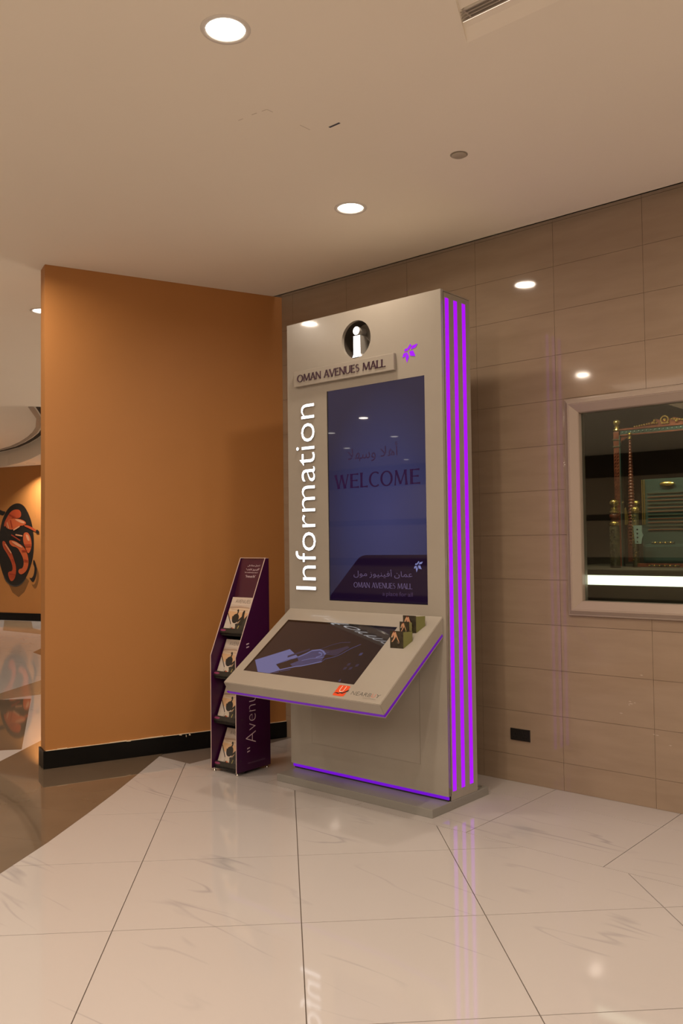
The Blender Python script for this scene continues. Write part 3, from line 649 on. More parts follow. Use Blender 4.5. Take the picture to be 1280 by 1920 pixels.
# ---------------------------------------------------------------- folded leaflets standing on the console
LG = mat('leaflet_green', (0.15, 0.15, 0.045), 0.4); LD = mottled('leaflet_dark_photo', (0.018, 0.013, 0.008), (0.05, 0.04, 0.022), 40, 0.35)
SKIN = (0.55, 0.30, 0.17); PALEC = (0.55, 0.47, 0.38)
def leaflet(pts, hgt, label, shade=1.0):
    r = empty('folded_leaflet', dp(pts[0][0], pts[0][1], 0), label, 'leaflet', 'folded leaflets on the console')
    for k in range(len(pts)-1):
        (s0, t0), (s1, t1) = pts[k], pts[k+1]
        a, b = dp(s0, t0, 0.0008), dp(s1, t1, 0.0008); zt = top if k else max(a.z, b.z)+hgt; top = zt - (0.004 if k == 0 else 0)
        dv = (b-a); nn = Vector((dv.y, -dv.x, 0)).normalized()*0.0006
        prism('leaflet_panel', [a, b, Vector((b.x, b.y, zt)), Vector((a.x, a.y, zt))], nn, LD if k != 1 else LG, r)
        if k == 0:
            wv = (b-a).length
            ink('leaflet_photo', [([(0.30, 0.98), (0.18, 0.85), (0.10, 0.68), (0.20, 0.66), (0.28, 0.80), (0.30, 0.62), (0.18, 0.45), (0.10, 0.36), (0.2, 0.36), (0.34, 0.52), (0.42, 0.62), (0.46, 0.70), (0.60, 0.45), (0.72, 0.30), (0.68, 0.42), (0.52, 0.75), (0.45, 0.95)], SKIN), ([(0.12, 0.70), (0.10, 0.62), (0.18, 0.62), (0.20, 0.68)], PALEC), ([(0.56, 0.40), (0.66, 0.36), (0.70, 0.28), (0.60, 0.26)], (0.16, 0.12, 0.09)), ([(0.24, 1.0), (0.34, 1.0), (0.42, 0.95), (0.34, 0.90)], (0.16, 0.03, 0.02))],
                M['print'], r, a+nn, b-a, (0, 0, 1), wv, hgt, 0.0004)
    return r
leaflet([(1.921, 0.307), (2.016, 0.304), (2.040, 0.235), (1.985, 0.200)], 0.100, 'small dark folded leaflet standing nearest the front of the console')
leaflet([(1.930, 0.205), (1.992, 0.190), (2.004, 0.178)], 0.082, 'partly hidden folded leaflet between the other two on the console')
leaflet([(1.935, 0.172), (2.026, 0.163), (2.052, 0.095), (2.040, 0.080)], 0.102, 'dark folded leaflet with a green side, rearmost on the console')

# ================================================================ MAGAZINE STAND
SW, SD = 0.262, 0.330
sx0, sy0 = 0.338, -1.090
S = empty('magazine_stand', (sx0, sy0, 0), 'dark purple magazine stand with four sloping trays beside the kiosk', 'magazine stand', None, False, math.radians(1.5))
ZK, ZS = 0.812, 1.490
prof = [(0.0, 0.022), (0.0, ZK), (SD-0.033, ZS), (SD, ZS), (SD, 0.022)]
for x0 in (0.0, SW-0.008):
    sp = prism('side_board', [(x0, y, z) for y, z in prof], (0.008, 0, 0), M['plum_panel'], S)
    for (a, b) in ((prof[0], prof[1]), (prof[1], prof[2]), (prof[2], prof[3])):
        dv = Vector((0, b[0]-a[0], b[1]-a[1])).normalized(); nv = Vector((0, -dv.z, dv.y))*0.0022
        prism('pale_edge', [(x0+0.001, a[0], a[1]), (x0+0.007, a[0], a[1]), (x0+0.007, b[0], b[1]), (x0+0.001, b[0], b[1])], nv, M['pink_edge'], sp)
sl_d = Vector((0, prof[2][0]-prof[1][0], prof[2][1]-prof[1][1])).normalized(); sl_n = Vector((0, -sl_d.z, sl_d.y))
o0 = Vector((0, 0.0, ZK)) - sl_n*0.058
def sq(x, t, off=0.0): return Vector((x, o0.y, o0.z)) + sl_d*t + sl_n*off
h0, h1 = Vector((0, 0, ZK))-sl_n*0.078+sl_d*0.27, Vector((0, 0, ZK))-sl_n*0.010+sl_d*0.742
hd = (h1-h0).normalized(); hn = Vector((0, -hd.z, hd.y)); HL = (h1-h0).length
def sq(x, t, off=0.0): return h0 + Vector((x, 0, 0)) + hd*(t-0.27)*HL/0.472 + hn*off
hb = prism('header_board', [sq(0.008, 0.27), sq(SW-0.008, 0.27), sq(SW-0.008, 0.742), sq(0.008, 0.742)], -hn*0.006, M['plum_header'], S)
prism('back_board', [(0.008, SD-0.008, 0.022), (SW-0.008, SD-0.008, 0.022), (SW-0.008, SD-0.008, ZS-0.02), (0.008, SD-0.008, ZS-0.02)], (0, 0.008, 0), M['tray'], S)
prism('pale_edge', [sq(0.0, 0.744), sq(SW, 0.744), sq(SW, 0.747), sq(0.0, 0.747)], hn*0.010, M['pink_edge'], hb)
SU, SV = Vector((1, 0, 0)), hd
text('header_text', '\uFEF0\uFEE0\uFECB \uFE8E\uFEE7\uFE8E\uFEA0\uFEE3 \uFEDE\uFEBC\uFEA3\uFE8D', M['pale_print'], hb, sq(0.085, 0.682), SU, SV, 0.125, 0.016)
text('header_text', '\u201c\uFED2\uFEF3\uFE8D\uFEFB \uFEAF\uFEEE\uFEF4\uFEE8\uFEF4\uFED3\uFE83\u201d', M['pale_print'], hb, sq(0.075, 0.652), SU, SV, 0.140, 0.022, offset=0.008)
text('header_text', 'Your complimentary copy of', M['pale_print'], hb, sq(0.066, 0.633), SU, SV, 0.135, 0.012)
text('header_text', '\u201cAvenues life\u201d', M['pale_print'], hb, sq(0.082, 0.602), SU, SV, 0.105, 0.020)
# words on the outer side board (read upwards)
XS = SW
sidev = [c for c in S.children if c.name.startswith('side_board')][-1]
text('side_word', 'Avenues life', M['pale_print'], sidev, (XS, 0.185, 0.205), (0, 0, 1), (0, -1, 0), 0.625, 0.098, 0.0004, 0, None, -0.022)
for z in (0.146, 0.168, 0.868, 0.890):
    prism('quote_mark', [(XS, 0.100, z), (XS, 0.100, z+0.009), (XS, 0.126, z+0.004+0.009), (XS, 0.126, z+0.004+0.002)], (0.0005, 0, 0), M['pale_print'], sidev)
text('side_small_text', 'www.omanavenuesmall.om', M['faint_print'], sidev, (XS, 0.105, 0.066), (0, 1, 0), (0, 0, 1), 0.17, 0.016, 0.0004)
for y, z in ((0.04, 0.10), (0.04, 0.03), (0.05, 0.38), (0.05, 0.70), (0.16, 1.13)): lathe('screw', [(0.004, 0), (0.004, 0.001), (0.001, 0.0016)], (0, 0, 0), M['seam'], sidev, 8).data.transform(Matrix.Translation((XS, y, z)) @ Matrix.Rotation(math.pi/2, 4, 'Y'))
for x in (0.016, SW-0.016):
    for y in (0.02, SD-0.02): lathe('foot', [(0.010, 0), (0.012, 0.006), (0.005, 0.012), (0.005, 0.024)], (x, y, 0), M['chrome'], S, 12)
# trays: (front depth, floor height, lean)
LEAN = math.atan2(sl_d.y, sl_d.z)
trays = [(0.094, 0.957), (0.030, 0.660), (0.030, 0.346), (0.030, 0.030)]
for y, z in trays:
    dv = Vector((0, math.sin(LEAN), math.cos(LEAN))); nv = Vector((0, -dv.z, dv.y))
    a = Vector((0, y, z))
    def tq(x, t, off): return Vector((x, a.y, a.z)) + dv*t + nv*off
    tr = prism('tray', [tq(0.009, 0, 0.012), tq(0.009, 0, -0.060), tq(0.009, 0.300, -0.060), tq(0.009, 0.300, -0.054), tq(0.009, 0.008, -0.054), tq(0.009, 0.008, 0.012)], (SW-0.018, 0, 0), M['tray'], S)
    prism('tray_lip', [tq(0.010, 0, 0.012), tq(0.010, 0.040, 0.012), tq(0.010, 0.040, 0.008), tq(0.010, 0, 0.008)], (SW-0.020, 0, 0), M['tray_front'], tr)
    pts = [tq(0.034+0.030*math.cos(math.radians(t)) + 0.0, 0.024+0.008*math.sin(math.radians(t)), 0.0124) for t in range(0, 360, 30)]
    prism('magenta_tab', pts, nv*0.0006, M['pink_tab'], tr)
    prism('tray_slot', [tq(0.0082, 0.10, -0.02), tq(0.0082, 0.17, -0.02), tq(0.0082, 0.17, -0.026), tq(0.0082, 0.10, -0.026)], (0.0012, 0, 0), M['pink_edge'], tr)
    prism('tray_apron', [(0.009, y-0.004, z-0.010), (0.009, y-0.004, z+0.002), (0.009, y+0.01, z+0.002), (0.009, y+0.01, z-0.010)], (SW-0.018, 0, 0), M['tray'], tr)

# magazines: a pile of copies with the top cover printed
MW, MH = 0.214, 0.266
def ell(cx, cy, rx, ry, n=16): return [(cx+rx*math.cos(2*math.pi*k/n), cy+ry*math.sin(2*math.pi*k/n)) for k in range(n)]
BLK = (0.016, 0.014, 0.011)
COVER = [([(0, 0), (1, 0), (1, 1), (0, 1)], (0.55, 0.46, 0.39)), ([(0, 0.72), (1, 0.70), (1, 0.40), (0, 0.45)], (0.58, 0.44, 0.31)), ([(0, 0.60), (1, 0.56), (1, 0.30), (0, 0.40)], (0.58, 0.36, 0.20)),
         ([(0, 0.73), (0.5, 0.75), (1, 0.72), (1, 0.69), (0.5, 0.70), (0, 0.67)], (0.38, 0.27, 0.20)), ([(0.1, 0.66), (0.9, 0.64), (0.9, 0.625), (0.1, 0.645)], (0.42, 0.29, 0.2)),
         ([(0, 0.50), (0.30, 0.22), (0.30, 0.0), (0, 0.0)], (0.50, 0.44, 0.38)), ([(0.0, 0.52), (0.28, 0.22), (0.30, 0.24), (0.02, 0.54)], BLK),
         ([(0.62, 0.26), (0.78, 0.34), (1, 0.56), (1, 0), (0.40, 0)], (0.032, 0.030, 0.022)), ([(0.25, 0.0), (1, 0), (1, 0.16), (0.62, 0.28), (0.30, 0.20)], (0.030, 0.026, 0.02)),
         (ell(0.43, 0.40, 0.155, 0.135), BLK), ([(0.28, 0.36), (0.25, 0.46), (0.28, 0.46), (0.30, 0.42), (0.31, 0.50), (0.34, 0.50), (0.36, 0.40)], BLK), ([(0.40, 0.50), (0.47, 0.50), (0.50, 0.56), (0.50, 0.62), (0.46, 0.66), (0.42, 0.66), (0.41, 0.60), (0.45, 0.60), (0.44, 0.55)], BLK),
         ([(0.68, 0.20), (0.60, 0.38), (0.70, 0.46), (0.69, 0.58), (0.74, 0.64), (0.79, 0.62), (0.80, 0.50), (0.84, 0.40), (0.80, 0.22)], BLK), ([(0.54, 0.34), (0.68, 0.44), (0.70, 0.40), (0.57, 0.28)], BLK),
         ([(0.58, 0.28), (0.66, 0.35), (0.69, 0.37), (0.66, 0.31), (0.60, 0.26)], (0.42, 0.27, 0.15)), ([(0.64, 0.06), (0.67, 0.06), (0.70, 0.21), (0.68, 0.21)], (0.42, 0.35, 0.10)),
         (ell(0.42, 0.13, 0.12, 0.135), (0.50, 0.44, 0.36)), ([(0.31, 0.02), (0.42, 0.01), (0.50, 0.12), (0.42, 0.15), (0.33, 0.12)], (0.45, 0.09, 0.03)), ([(0.38, 0.0), (0.54, 0.06), (0.53, 0.12), (0.44, 0.06)], (0.55, 0.36, 0.15)), ([(0.33, 0.12), (0.38, 0.16), (0.40, 0.11), (0.35, 0.09)], BLK),
         ([(0.50, 0.045), (0.88, 0.045), (0.88, 0.056), (0.50, 0.056)], (0.45, 0.42, 0.38)), ([(0.55, 0.025), (0.84, 0.025), (0.84, 0.033), (0.55, 0.033)], (0.35, 0.32, 0.28)),
         ([(0, 0.765), (1, 0.765), (1, 0.770), (0, 0.770)], (0.30, 0.24, 0.20))]
TITLE = mat('magazine_title_ink', (0.10, 0.085, 0.075), 0.4)
def magazine(name, label):
    r = bpy.data.objects.new(name, None); COL.objects.link(r); r.empty_display_size = 0.05; tag(r, label, 'magazine', 'magazines in the purple stand')
    bm = bmesh.new()
    for k in range(3): add_box(bm, -MW/2+random.uniform(-.001, .001), MW/2+random.uniform(-.001, .001), 0.003+0.006*k, 0.0084+0.006*k, 0.0, MH-random.uniform(0, .002))
    pg = bm_obj('pages', bm, M['paper'], r)
    cv = box('cover', -MW/2, MW/2, 0.0, 0.0024, 0, MH, M['paper'], r)
    ink('cover_picture', COVER, M['print'], cv, (-MW/2, 0, 0), (1, 0, 0), (0, 0, 1), MW, MH, 0.0004, 0.00012)
    text('cover_title', 'AVENUES', TITLE, cv, (-MW/2+0.045, 0, MH*0.835), (1, 0, 0), (0, 0, 1), 0.150, 0.027, 0.0035, 0, None, -0.02)
    return r
mag = None
for (y, z), pos in zip(trays, ('top', 'second', 'third', 'bottom')):
    lb = {'top': 'magazine on the top tray of the purple stand, its whole cover showing', 'second': 'magazine on the second tray down, beside the closing quote mark', 'third': 'magazine on the third tray down, just under the console corner', 'bottom': 'magazine on the lowest tray of the purple stand, near the floor'}[pos]
    if mag is None: mag = magazine('magazine', lb); m_ = mag
    else: m_ = copy_tree(mag); m_['label'] = lb
    dv = Vector((0, math.sin(LEAN), math.cos(LEAN))); nv = Vector((0, -dv.z, dv.y))
    loc = Vector((SW/2, y, z)) + dv*0.0105 + nv*0.004
    Mx = Matrix.Translation((sx0, sy0, 0)) @ Matrix.Rotation(math.radians(1.5), 4, 'Z') @ Matrix.Translation(loc) @ Matrix.Rotation(-LEAN, 4, 'X')
    m_.matrix_world = Mx

# ================================================================ SHOP WINDOW IN THE TILED WALL
wf = tag(bpy.data.objects.new('window_1', None), kind='structure'); wf.location = (3.6, 0, 1.82); COL.objects.link(wf); INV[wf.name] = Matrix.Translation((-3.6, 0, -1.82))
WX0, WX1, WZ0, WZ1 = 2.552, 4.70, 1.118, 2.494
def frame_bar(name, prof, path):               # mitred picture-frame section: prof = (inset, y)
    n = len(prof)
    for k in range(4):
        V, F = [], []
        for c in (k, (k+1) % 4):
            cx, cz, sx, sz = path[c]
            for ins, y in prof: V.append((cx+sx*ins, y, cz+sz*ins))
        for i in range(n-1): F.append((i, i+1, n+i+1, n+i))
        bm = bmesh.new(); vs = [bm.verts.new(v_) for v_ in V]
        for f in F: bm.faces.new([vs[i] for i in f])
        bm_obj(name, bm, M['frame'], wf)
corners = [(WX0, WZ0, 1, 1), (WX1, WZ0, -1, 1), (WX1, WZ1, -1, -1), (WX0, WZ1, 1, -1)]
frame_bar('frame_bar', [(0.0, 0.004), (0.0, -0.020), (0.004, -0.026), (0.010, -0.028), (0.034, -0.050), (0.038, -0.050), (0.040, -0.047), (0.044, -0.047), (0.048, -0.044), (0.090, -0.018), (0.094, -0.012), (0.096, 0.06)], corners)
gl = box('glass_pane', WX0+0.09, WX1-0.09, 0.020, 0.026, WZ0+0.09, WZ1-0.09, M['glass'], wf)
# the showroom niche behind the glass
for nm, d6 in (('wall_niche_back', (0.3, 5.6, 2.30, 2.36, 0.6, 3.4)), ('wall_niche_west', (0.24, 0.3, 0.06, 2.36, 0.6, 3.4)), ('wall_niche_east', (5.6, 5.66, 0.06, 2.36, 0.6, 3.4)), ('ceiling_niche', (0.24, 5.66, 0.06, 2.36, 3.4, 3.46)), ('floor_niche', (0.24, 5.66, 0.06, 2.36, 0.56, 0.62))):
    tag(box(nm, *d6, M['interior']), kind='structure')
for sx, sy in ((2.35, 0.30), (3.10, 0.30)):     # unseen spotlights added above the window head to brighten the display
    sp = empty('added_spotlight', (sx, sy, 3.4), 'unseen black spotlight added to brighten the carved bed inside the window', 'spotlight', 'added spotlights in the niche')
    lathe('stem', [(0.008, -0.20), (0.008, 0)], (sx, sy, 3.4), M['socket'], sp, 10)
    lathe('lamp_can', [(0.035, -0.33), (0.04, -0.31), (0.04, -0.22), (0.012, -0.20)], (sx, sy, 3.4), M['socket'], sp, 16, cap=False)
    ld = bpy.data.lights.new('added_niche_lamp', 'SPOT'); ld.energy = 60; ld.color = (1.0, 0.86, 0.62); ld.spot_size = math.radians(75); ld.spot_blend = 0.6; ld.shadow_soft_size = 0.03
    lo = bpy.data.objects.new('added_niche_lamp', ld); lo.location = (sx, sy, 3.07); lo.rotation_euler = (Vector((sx+0.25, 1.0, 1.75))-Vector((sx, sy, 3.07))).to_track_quat('-Z', 'Y').to_euler(); COL.objects.link(lo); lo.parent = sp; lo.matrix_parent_inverse = INV[sp.name]
led = empty('display_light_strip', (3.6, 0.07, 1.31), 'glowing white light strip along the foot of the shop window', 'light strip')
box('lit_face', 2.60, 4.62, 0.060, 0.066, 1.312, 1.372, M['lit_strip'], led)
box('strip_housing', 2.60, 4.62, 0.066, 0.10, 1.306, 1.376, M['interior'], led)
pl = empty('display_plinth', (3.4, 0.9, 0.62), 'dark display plinth behind the lit window strip', 'plinth')
box('plinth_body', 2.05, 4.9, 0.40, 1.60, 0.62, 1.385, M['interior'], pl, 0.004)
box('plinth_top', 2.03, 4.92, 0.38, 1.62, 1.385, 1.397, M['interior'], pl, 0.003)

# carved furniture on the plinth
B = empty('carved_canopy_bed', (2.95, 1.0, 1.397), 'carved red and dark wooden canopy bed frame with gilt finials behind glass', 'bed')
ZB = 1.397
def finial(p, z, s, parent, m=None): return lathe('gilt_finial', [(0.012*s, 0), (0.030*s, 0.006*s), (0.032*s, 0.014*s), (0.016*s, 0.024*s), (0.024*s, 0.036*s), (0.014*s, 0.046*s), (0.026*s, 0.056*s), (0.030*s, 0.070*s), (0.026*s, 0.084*s), (0.010*s, 0.092*s), (0.001, 0.094*s)], (p[0], p[1], z), m or M['gold'], parent, 16)
# tall carved post with an upper block
def tall_post(x, y):
    po = box('post', x-0.022, x+0.022, y-0.022, y+0.022, ZB, 2.385, M['redwood'], B, 0.004)
    for k in range(26):
        z = 1.62+0.024*k
        for a in (-0.010, 0.010): prism('carving', [(x+a-0.006, y-0.022, z), (x+a+0.006, y-0.022, z+0.010), (x+a, y-0.022, z+0.018), (x+a-0.010, y-0.022, z+0.010)], (0, -0.004, 0), M['redwood'], po)
    box('side_face', x+0.022, x+0.030, y-0.020, y+0.020, ZB, 2.36, M['teal'], po)
    for z in (2.27, 2.32): box('collar', x-0.027, x+0.027, y-0.027, y+0.027, z, z+0.010, M['darkwood'], po, 0.002)
    finial((x, y), 2.385, 0.95, po)
tall_post(2.462, 1.0); tall_post(3.55, 1.0)
rail = box('canopy_rail', 2.49, 3.52, 0.985, 1.015, 2.352, 2.402, M['teal'], B, 0.003)
box('rail_edge', 2.49, 3.52, 0.980, 0.985, 2.390, 2.403, M['redwood'], rail); box('rail_edge', 2.49, 3.52, 0.980, 0.985, 2.350, 2.360, M['redwood'], rail)
for k in range(34): lathe('bead', [(0.001, 0), (0.005, 0.002), (0.005, 0.006), (0.001, 0.008)], (2.51+0.03*k, 0.983, 2.371), M['teal_light'], rail, 6)
prism('bracket', [(2.49, 0.99, 2.352), (2.57, 0.99, 2.352), (2.555, 0.99, 2.338), (2.53, 0.99, 2.334), (2.515, 0.99, 2.322), (2.50, 0.99, 2.318), (2.49, 0.99, 2.300)], (0, 0.02, 0), M['redwood'], B)
# gilt crest on the rail
cz = 2.402
prism('crest', [(2.59, 0.99, cz), (3.05, 0.99, cz), (3.03, 0.99, cz+0.008), (2.97, 0.99, cz+0.016), (2.93, 0.99, cz+0.034), (2.88, 0.99, cz+0.050), (2.86, 0.99, cz+0.040), (2.778, 0.99, cz+0.040), (2.755, 0.99, cz+0.048), (2.72, 0.99, cz+0.030), (2.66, 0.99, cz+0.018), (2.62, 0.99, cz+0.010)], (0, 0.014, 0), M['redwood'], B)
bm = bmesh.new()
for x, z, r in [(2.60+0.018*k, cz+0.006+0.012*math.sin(min(1, k/8)*1.5), 0.008) for k in range(10)] + [(2.87+0.018*k, cz+0.036-0.003*k, 0.009) for k in range(9)] + [(2.745, cz+0.038, 0.010), (2.735, cz+0.022, 0.012), (2.90, cz+0.02, 0.012), (2.80, cz+0.012, 0.009), (2.84, cz+0.012, 0.009)]:
    bmesh.ops.create_icosphere(bm, subdivisions=1, radius=r, matrix=Matrix.Translation((x, 0.986, z)))
for k in range(20):
    a = 2*math.pi*k/20; bmesh.ops.create_icosphere(bm, subdivisions=1, radius=0.0065, matrix=Matrix.Translation((2.818+0.026*math.cos(a), 0.984, cz+0.036+0.026*math.sin(a))))
bmesh.ops.create_icosphere(bm, subdivisions=1, radius=0.012, matrix=Matrix.Translation((2.818, 0.984, cz+0.036)))
bm_obj('gilt_scrollwork', bm, M['gold'], B)
# slender beaded post
prof_b = []
nb = 34
for k in range(nb):
    z = 1.55+(2.315-1.55)*k/nb; hgt = (2.315-1.55)/nb; t = k/nb; r = 0.020*(1-t)**0.8*(1.0 if t > 0.25 else 0.7+1.2*t)+0.009
    prof_b += [(r*0.66, z), (r, z+hgt*0.3), (r, z+hgt*0.65), (r*0.66, z+hgt*0.98)]
bp = lathe('beaded_post', prof_b, (2.574, 0.96, 0), M['redwood'], B, 12)
finial((2.574, 0.96), 2.315, 0.55, bp)
box('red_side_board', 2.50, 2.545, 1.05, 1.09, 1.43, 1.75, M['redwood'], B, 0.003)
# short front posts
def short_post(x, y, zt, r, sc, m):
    po = lathe('short_post', [(r*1.1, ZB), (r, ZB+0.02), (r, zt-0.02), (r*0.7, zt-0.006), (r*0.7, zt)], (x, y, 0), m, B, 16)
    bm = bmesh.new()
    for k in range(46):
        a = -math.pi/2+random.uniform(-0.9, 0.5); z = random.uniform(ZB+0.03, zt-0.03)
        bmesh.ops.create_icosphere(bm, subdivisions=1, radius=random.uniform(0.003, 0.006), matrix=Matrix.Translation((x+r*math.cos(a), y+r*math.sin(a), z)))
    bm_obj('carved_relief', bm, M['gold'] if sc < 1 else M['darkwood'], po)
    return po
c1 = short_post(2.547, 0.72, 1.700, 0.034, 1.0, M['darkwood'])
lathe('gilt_cup', [(0.030, 1.690), (0.036, 1.700), (0.030, 1.716), (0.020, 1.722)], (2.547, 0.72, 0), M['gold'], c1, 16)
lathe('dark_urn', [(0.020, 1.722), (0.030, 1.745), (0.034, 1.770), (0.018, 1.775)], (2.547, 0.72, 0), M['redwood'], c1, 16)
finial((2.547, 0.72), 1.775, 1.08, c1)
c2 = short_post(2.640, 0.86, 1.795, 0.024, 0.8, M['darkwood'])
lathe('gilt_cup', [(0.026, 1.780), (0.028, 1.800), (0.026, 1.816), (0.010, 1.825)], (2.640, 0.86, 0), M['gold'], c2, 16)
finial((2.545, 1.12), 1.78, 1.1, B)
prism('gilt_leaf', [(2.512, 0.98, 1.70), (2.512, 0.98, 1.82), (2.520, 0.98, 1.83), (2.538, 0.98, 1.76), (2.540, 0.98, 1.72), (2.53, 0.98, 1.70)], (0, 0.01, 0), M['gold'], B)
br = prism('pale_bracket', [(2.640, 0.82, 1.692), (2.700, 0.82, 1.692), (2.700, 0.82, 1.64), (2.708, 0.82, 1.62), (2.700, 0.82, 1.60), (2.695, 0.82, 1.563), (2.650, 0.82, 1.563), (2.645, 0.82, 1.61)], (0, 0.012, 0), M['teal_light'], B)
for z in (1.665, 1.637, 1.609, 1.578): lathe('hole', [(0.006, 0), (0.006, 0.001)], (0, 0, 0), M['seam'], br, 8).data.transform(Matrix.Translation((2.668, 0.8195, z)) @ Matrix.Rotation(math.pi/2, 4, 'X'))
# slatted headboard with gilt trim
hbd = box('headboard', 2.625, 3.5, 1.02, 1.05, 1.46, 2.025, M['teal'], B, 0.003)
for x in (2.630, 2.645): box('gilt_trim', x, x+0.006, 1.008, 1.02, 1.70, 2.022, M['gold'], hbd)
for k in range(11): box('slat', 2.67, 3.46, 1.012, 1.02, 1.66+0.026*k, 1.6645+0.026*k, M['orange_inlay'] if k % 3 != 1 else M['darkwood'], hbd)
md = lathe('gilt_medallion', [(0.001, 0), (0.055, 0.002), (0.050, 0.008), (0.001, 0.010)], (0, 0, 0), M['gold'], hbd, 18)
md.data.transform(Matrix.Translation((2.815, 1.01, 1.985)) @ Matrix.Scale(0.30, 4, (0, 0, 1)) @ Matrix.Rotation(math.pi/2, 4, 'X'))
ft = box('foot_rail', 2.655, 3.5, 0.84, 0.87, 1.400, 1.425, M['redwood'], B, 0.003)
for k in range(18): lathe('bead', [(0.001, 0), (0.006, 0.003), (0.006, 0.009), (0.001, 0.012)], (2.74+0.012*k, 0.838, 1.404), M['gold'] if k % 3 == 0 else M['darkwood'], ft, 6)
mt = box('bed_panel', 2.67, 3.45, 0.90, 1.0, 1.425, 1.56, M['teal'], B, 0.02)
for k in range(9): lathe('bead', [(0.001, 0), (0.010, 0.004), (0.010, 0.010), (0.001, 0.014)], (2.74+0.018*k, 0.91, 1.562), M['gold'] if k % 2 else M['darkwood'], mt, 8)

# ---------------------------------------------------------------- wall socket
so = empty('wall_socket', (2.182, 0, 0.314), 'black double power socket low on the tiled wall', 'socket')
box('face_plate', 2.110, 2.254, -0.010, -0.001, 0.276, 0.352, M['socket'], so, 0.002)
for cx in (2.146, 2.218):
    for (dx, dz, a, b) in ((0, 0.005, 0.003, 0.006), (-0.011, -0.016, 0.006, 0.003), (0.011, -0.016, 0.006, 0.003)): box('pin_hole', cx+dx-a, cx+dx+a, -0.0104, -0.0100, 0.312+dz-b, 0.312+dz+b, M['socket_hole'], so)
for cx in (2.170, 2.194): box('rocker_switch', cx-0.007, cx+0.007, -0.0125, -0.010, 0.326, 0.345, M['socket'], so, 0.001)

# ---------------------------------------------------------------- prawn picture on the far corridor wall
MUR = {'pan': [[-0.73, 2.54], [-0.56, 2.47], [-0.43, 2.29], [-0.34, 2.09], [-0.28, 1.78], [-0.29, 1.41], [-0.39, 1.12], [-0.54, 0.87], [-0.71, 0.73], [-0.88, 0.72], [-1.07, 0.81], [-1.2, 1.03], [-1.29, 1.29], [-1.31, 1.67], [-1.24, 2.1], [-1.1, 2.36], [-0.93, 2.5]],
 'handle': [[-1.9, 2.60], [-1.28, 2.41], [-1.19, 2.37], [-1.09, 2.36], [-1.17, 2.26], [-1.27, 2.3], [-1.9, 2.48]], 'ring': [[-0.43, 0.94], [-0.31, 0.8], [-0.23, 0.92], [-0.19, 1.12], [-0.26, 1.29], [-0.3, 1.31], [-0.31, 1.22], [-0.26, 1.14], [-0.29, 0.97], [-0.36, 0.9]],
 'p1': [[-1.03, 2.28], [-0.9, 2.39], [-0.71, 2.4], [-0.64, 2.32], [-0.66, 2.21], [-0.83, 2.21], [-0.97, 2.21], [-1.14, 2.0], [-1.15, 2.1]], 'p2': [[-1.12, 2.05], [-1.02, 2.19], [-0.83, 2.21], [-0.59, 2.17], [-0.48, 2.09], [-0.59, 2.04], [-0.68, 2.04], [-0.86, 1.96], [-1.02, 1.97]],
 'p3': [[-0.59, 1.84], [-0.54, 1.9], [-0.44, 1.89], [-0.36, 1.76], [-0.34, 1.6], [-0.41, 1.44], [-0.48, 1.46], [-0.53, 1.59], [-0.59, 1.69]], 'p4': [[-1.02, 1.73], [-0.86, 1.73], [-0.66, 1.64], [-0.53, 1.55], [-0.44, 1.37], [-0.43, 1.21], [-0.49, 1.06], [-0.64, 0.98], [-0.73, 1.03], [-0.71, 1.11], [-0.59, 1.12], [-0.56, 1.29], [-0.66, 1.46], [-0.76, 1.58], [-0.93, 1.6]],
 'p5': [[-1.2, 1.7], [-1.14, 1.73], [-1.05, 1.62], [-0.93, 1.48], [-0.85, 1.31], [-0.78, 1.14], [-0.81, 0.91], [-0.93, 0.82], [-1.01, 0.93], [-1.03, 1.05], [-0.88, 1.06], [-0.91, 1.24], [-1.05, 1.44], [-1.17, 1.57]], 'feel': [[-0.59, 2.04], [-0.48, 2.06], [-0.26, 1.97], [-0.19, 1.92], [-0.23, 1.9], [-0.39, 1.97]], 'eye': [[-0.24, 1.92], [-0.18, 1.96], [-0.11, 1.88], [-0.18, 1.85]],
 'hl1': [[-0.85, 2.19], [-0.71, 2.18], [-0.53, 2.12], [-0.56, 2.08], [-0.71, 2.12]], 'hl2': [[-0.95, 1.72], [-0.76, 1.68], [-0.59, 1.58], [-0.64, 1.56], [-0.83, 1.64]], 'hl3': [[-0.53, 1.86], [-0.44, 1.84], [-0.39, 1.71], [-0.46, 1.71]],
 'rim': [[-1.17, 1.01], [-1.1, 0.88], [-0.96, 0.77], [-0.79, 0.74], [-0.63, 0.8], [-0.51, 0.92], [-0.5, 0.91], [-0.62, 0.78], [-0.79, 0.72], [-0.98, 0.75], [-1.13, 0.87]]}
PAN = (0.012, 0.009, 0.007); R1, R2, R3 = (0.42, 0.065, 0.02), (0.50, 0.10, 0.03), (0.30, 0.035, 0.012); HI = (0.62, 0.30, 0.17); SH = (0.20, 0.09, 0.025)
mu = empty('prawn_mural', fp(-0.8, 0.02, 0), 'large printed picture of red prawns in a black pan on the far ochre wall', 'mural')
def smooth_poly(p, it=2):
    for _ in range(it):
        q = []
        for a, b in zip(p, p[1:]+p[:1]): q += [[.75*a[0]+.25*b[0], .75*a[1]+.25*b[1]], [.25*a[0]+.75*b[0], .25*a[1]+.75*b[1]]]
        p = q
    return p
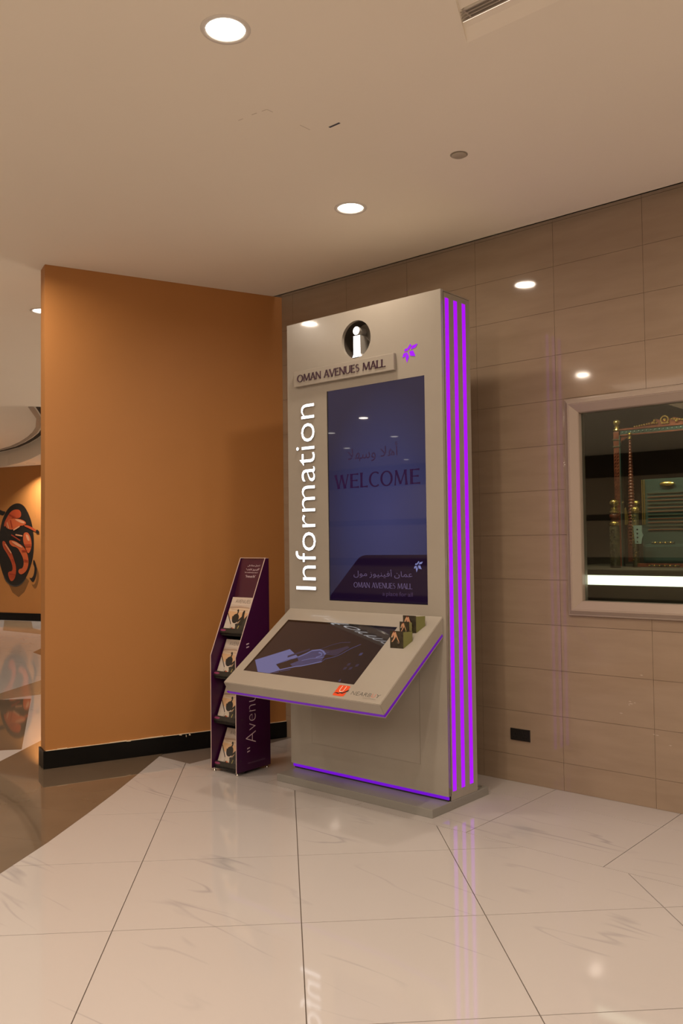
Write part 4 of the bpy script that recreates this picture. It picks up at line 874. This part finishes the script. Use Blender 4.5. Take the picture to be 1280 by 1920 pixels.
MUR = {k: smooth_poly(v_) for k, v_ in MUR.items()}
shift = lambda k, dx, dz: [[a+dx, b+dz] for a, b in MUR[k]]
layers = [([[-1.05, 0.85], [-0.9, 0.6], [-0.72, 0.50], [-0.55, 0.62], [-0.42, 0.85], [-0.6, 1.0]], SH), (shift('ring', 0.06, -0.14), SH), (MUR['handle'], PAN), (MUR['pan'], PAN), (MUR['ring'], PAN), (MUR['rim'], (0.06, 0.055, 0.05)), (MUR['p1'], R1), (MUR['p3'], R2), (MUR['hl3'], HI), (MUR['p5'], R1), (MUR['p4'], R2), (MUR['p2'], R2), (MUR['feel'], R1), (MUR['eye'], PAN), (MUR['hl1'], HI), (MUR['hl2'], HI)]
for (a, b, c) in (((-1.0, 2.30), (-0.80, 2.22), R3), ((-0.95, 2.17), (-0.9, 2.0), R3), ((-1.05, 2.12), (-1.0, 1.99), HI), ((-0.62, 1.5), (-0.47, 1.5), R3), ((-0.56, 1.30), (-0.44, 1.28), R3), ((-0.9, 1.32), (-0.83, 1.26), R3), ((-0.55, 1.62), (-0.36, 1.62), R3), ((-0.98, 1.0), (-0.80, 0.98), R3), ((-0.86, 1.95), (-0.68, 2.03), HI), ((-0.8, 1.85), (-0.6, 1.82), HI), ((-1.1, 1.65), (-0.92, 1.45), HI), ((-0.92, 1.85), (-0.66, 1.72), R3)):
    dx, dz = b[0]-a[0], b[1]-a[1]; l = math.hypot(dx, dz); nx, nz = -dz/l*0.014, dx/l*0.014
    layers.append(([[a[0]+nx, a[1]+nz], [a[0]-nx, a[1]-nz], [b[0]-nx, b[1]-nz], [b[0]+nx, b[1]+nz]], c))
box_m = prism('mural_board', [fp(-2.4, 0.001, 0.16), fp(0.10, 0.001, 0.16), fp(0.10, 0.001, 2.20), fp(-0.25, 0.001, 2.20), fp(-0.25, 0.001, 2.9), fp(-2.4, 0.001, 2.9)], fn*0.004, M['ochre'], mu)
ink('mural_picture', layers, M['mural_print'], mu, fp(0, 0.0055, 0), fd, (0, 0, 1), 1, 1, 0.0005, 0.0006)
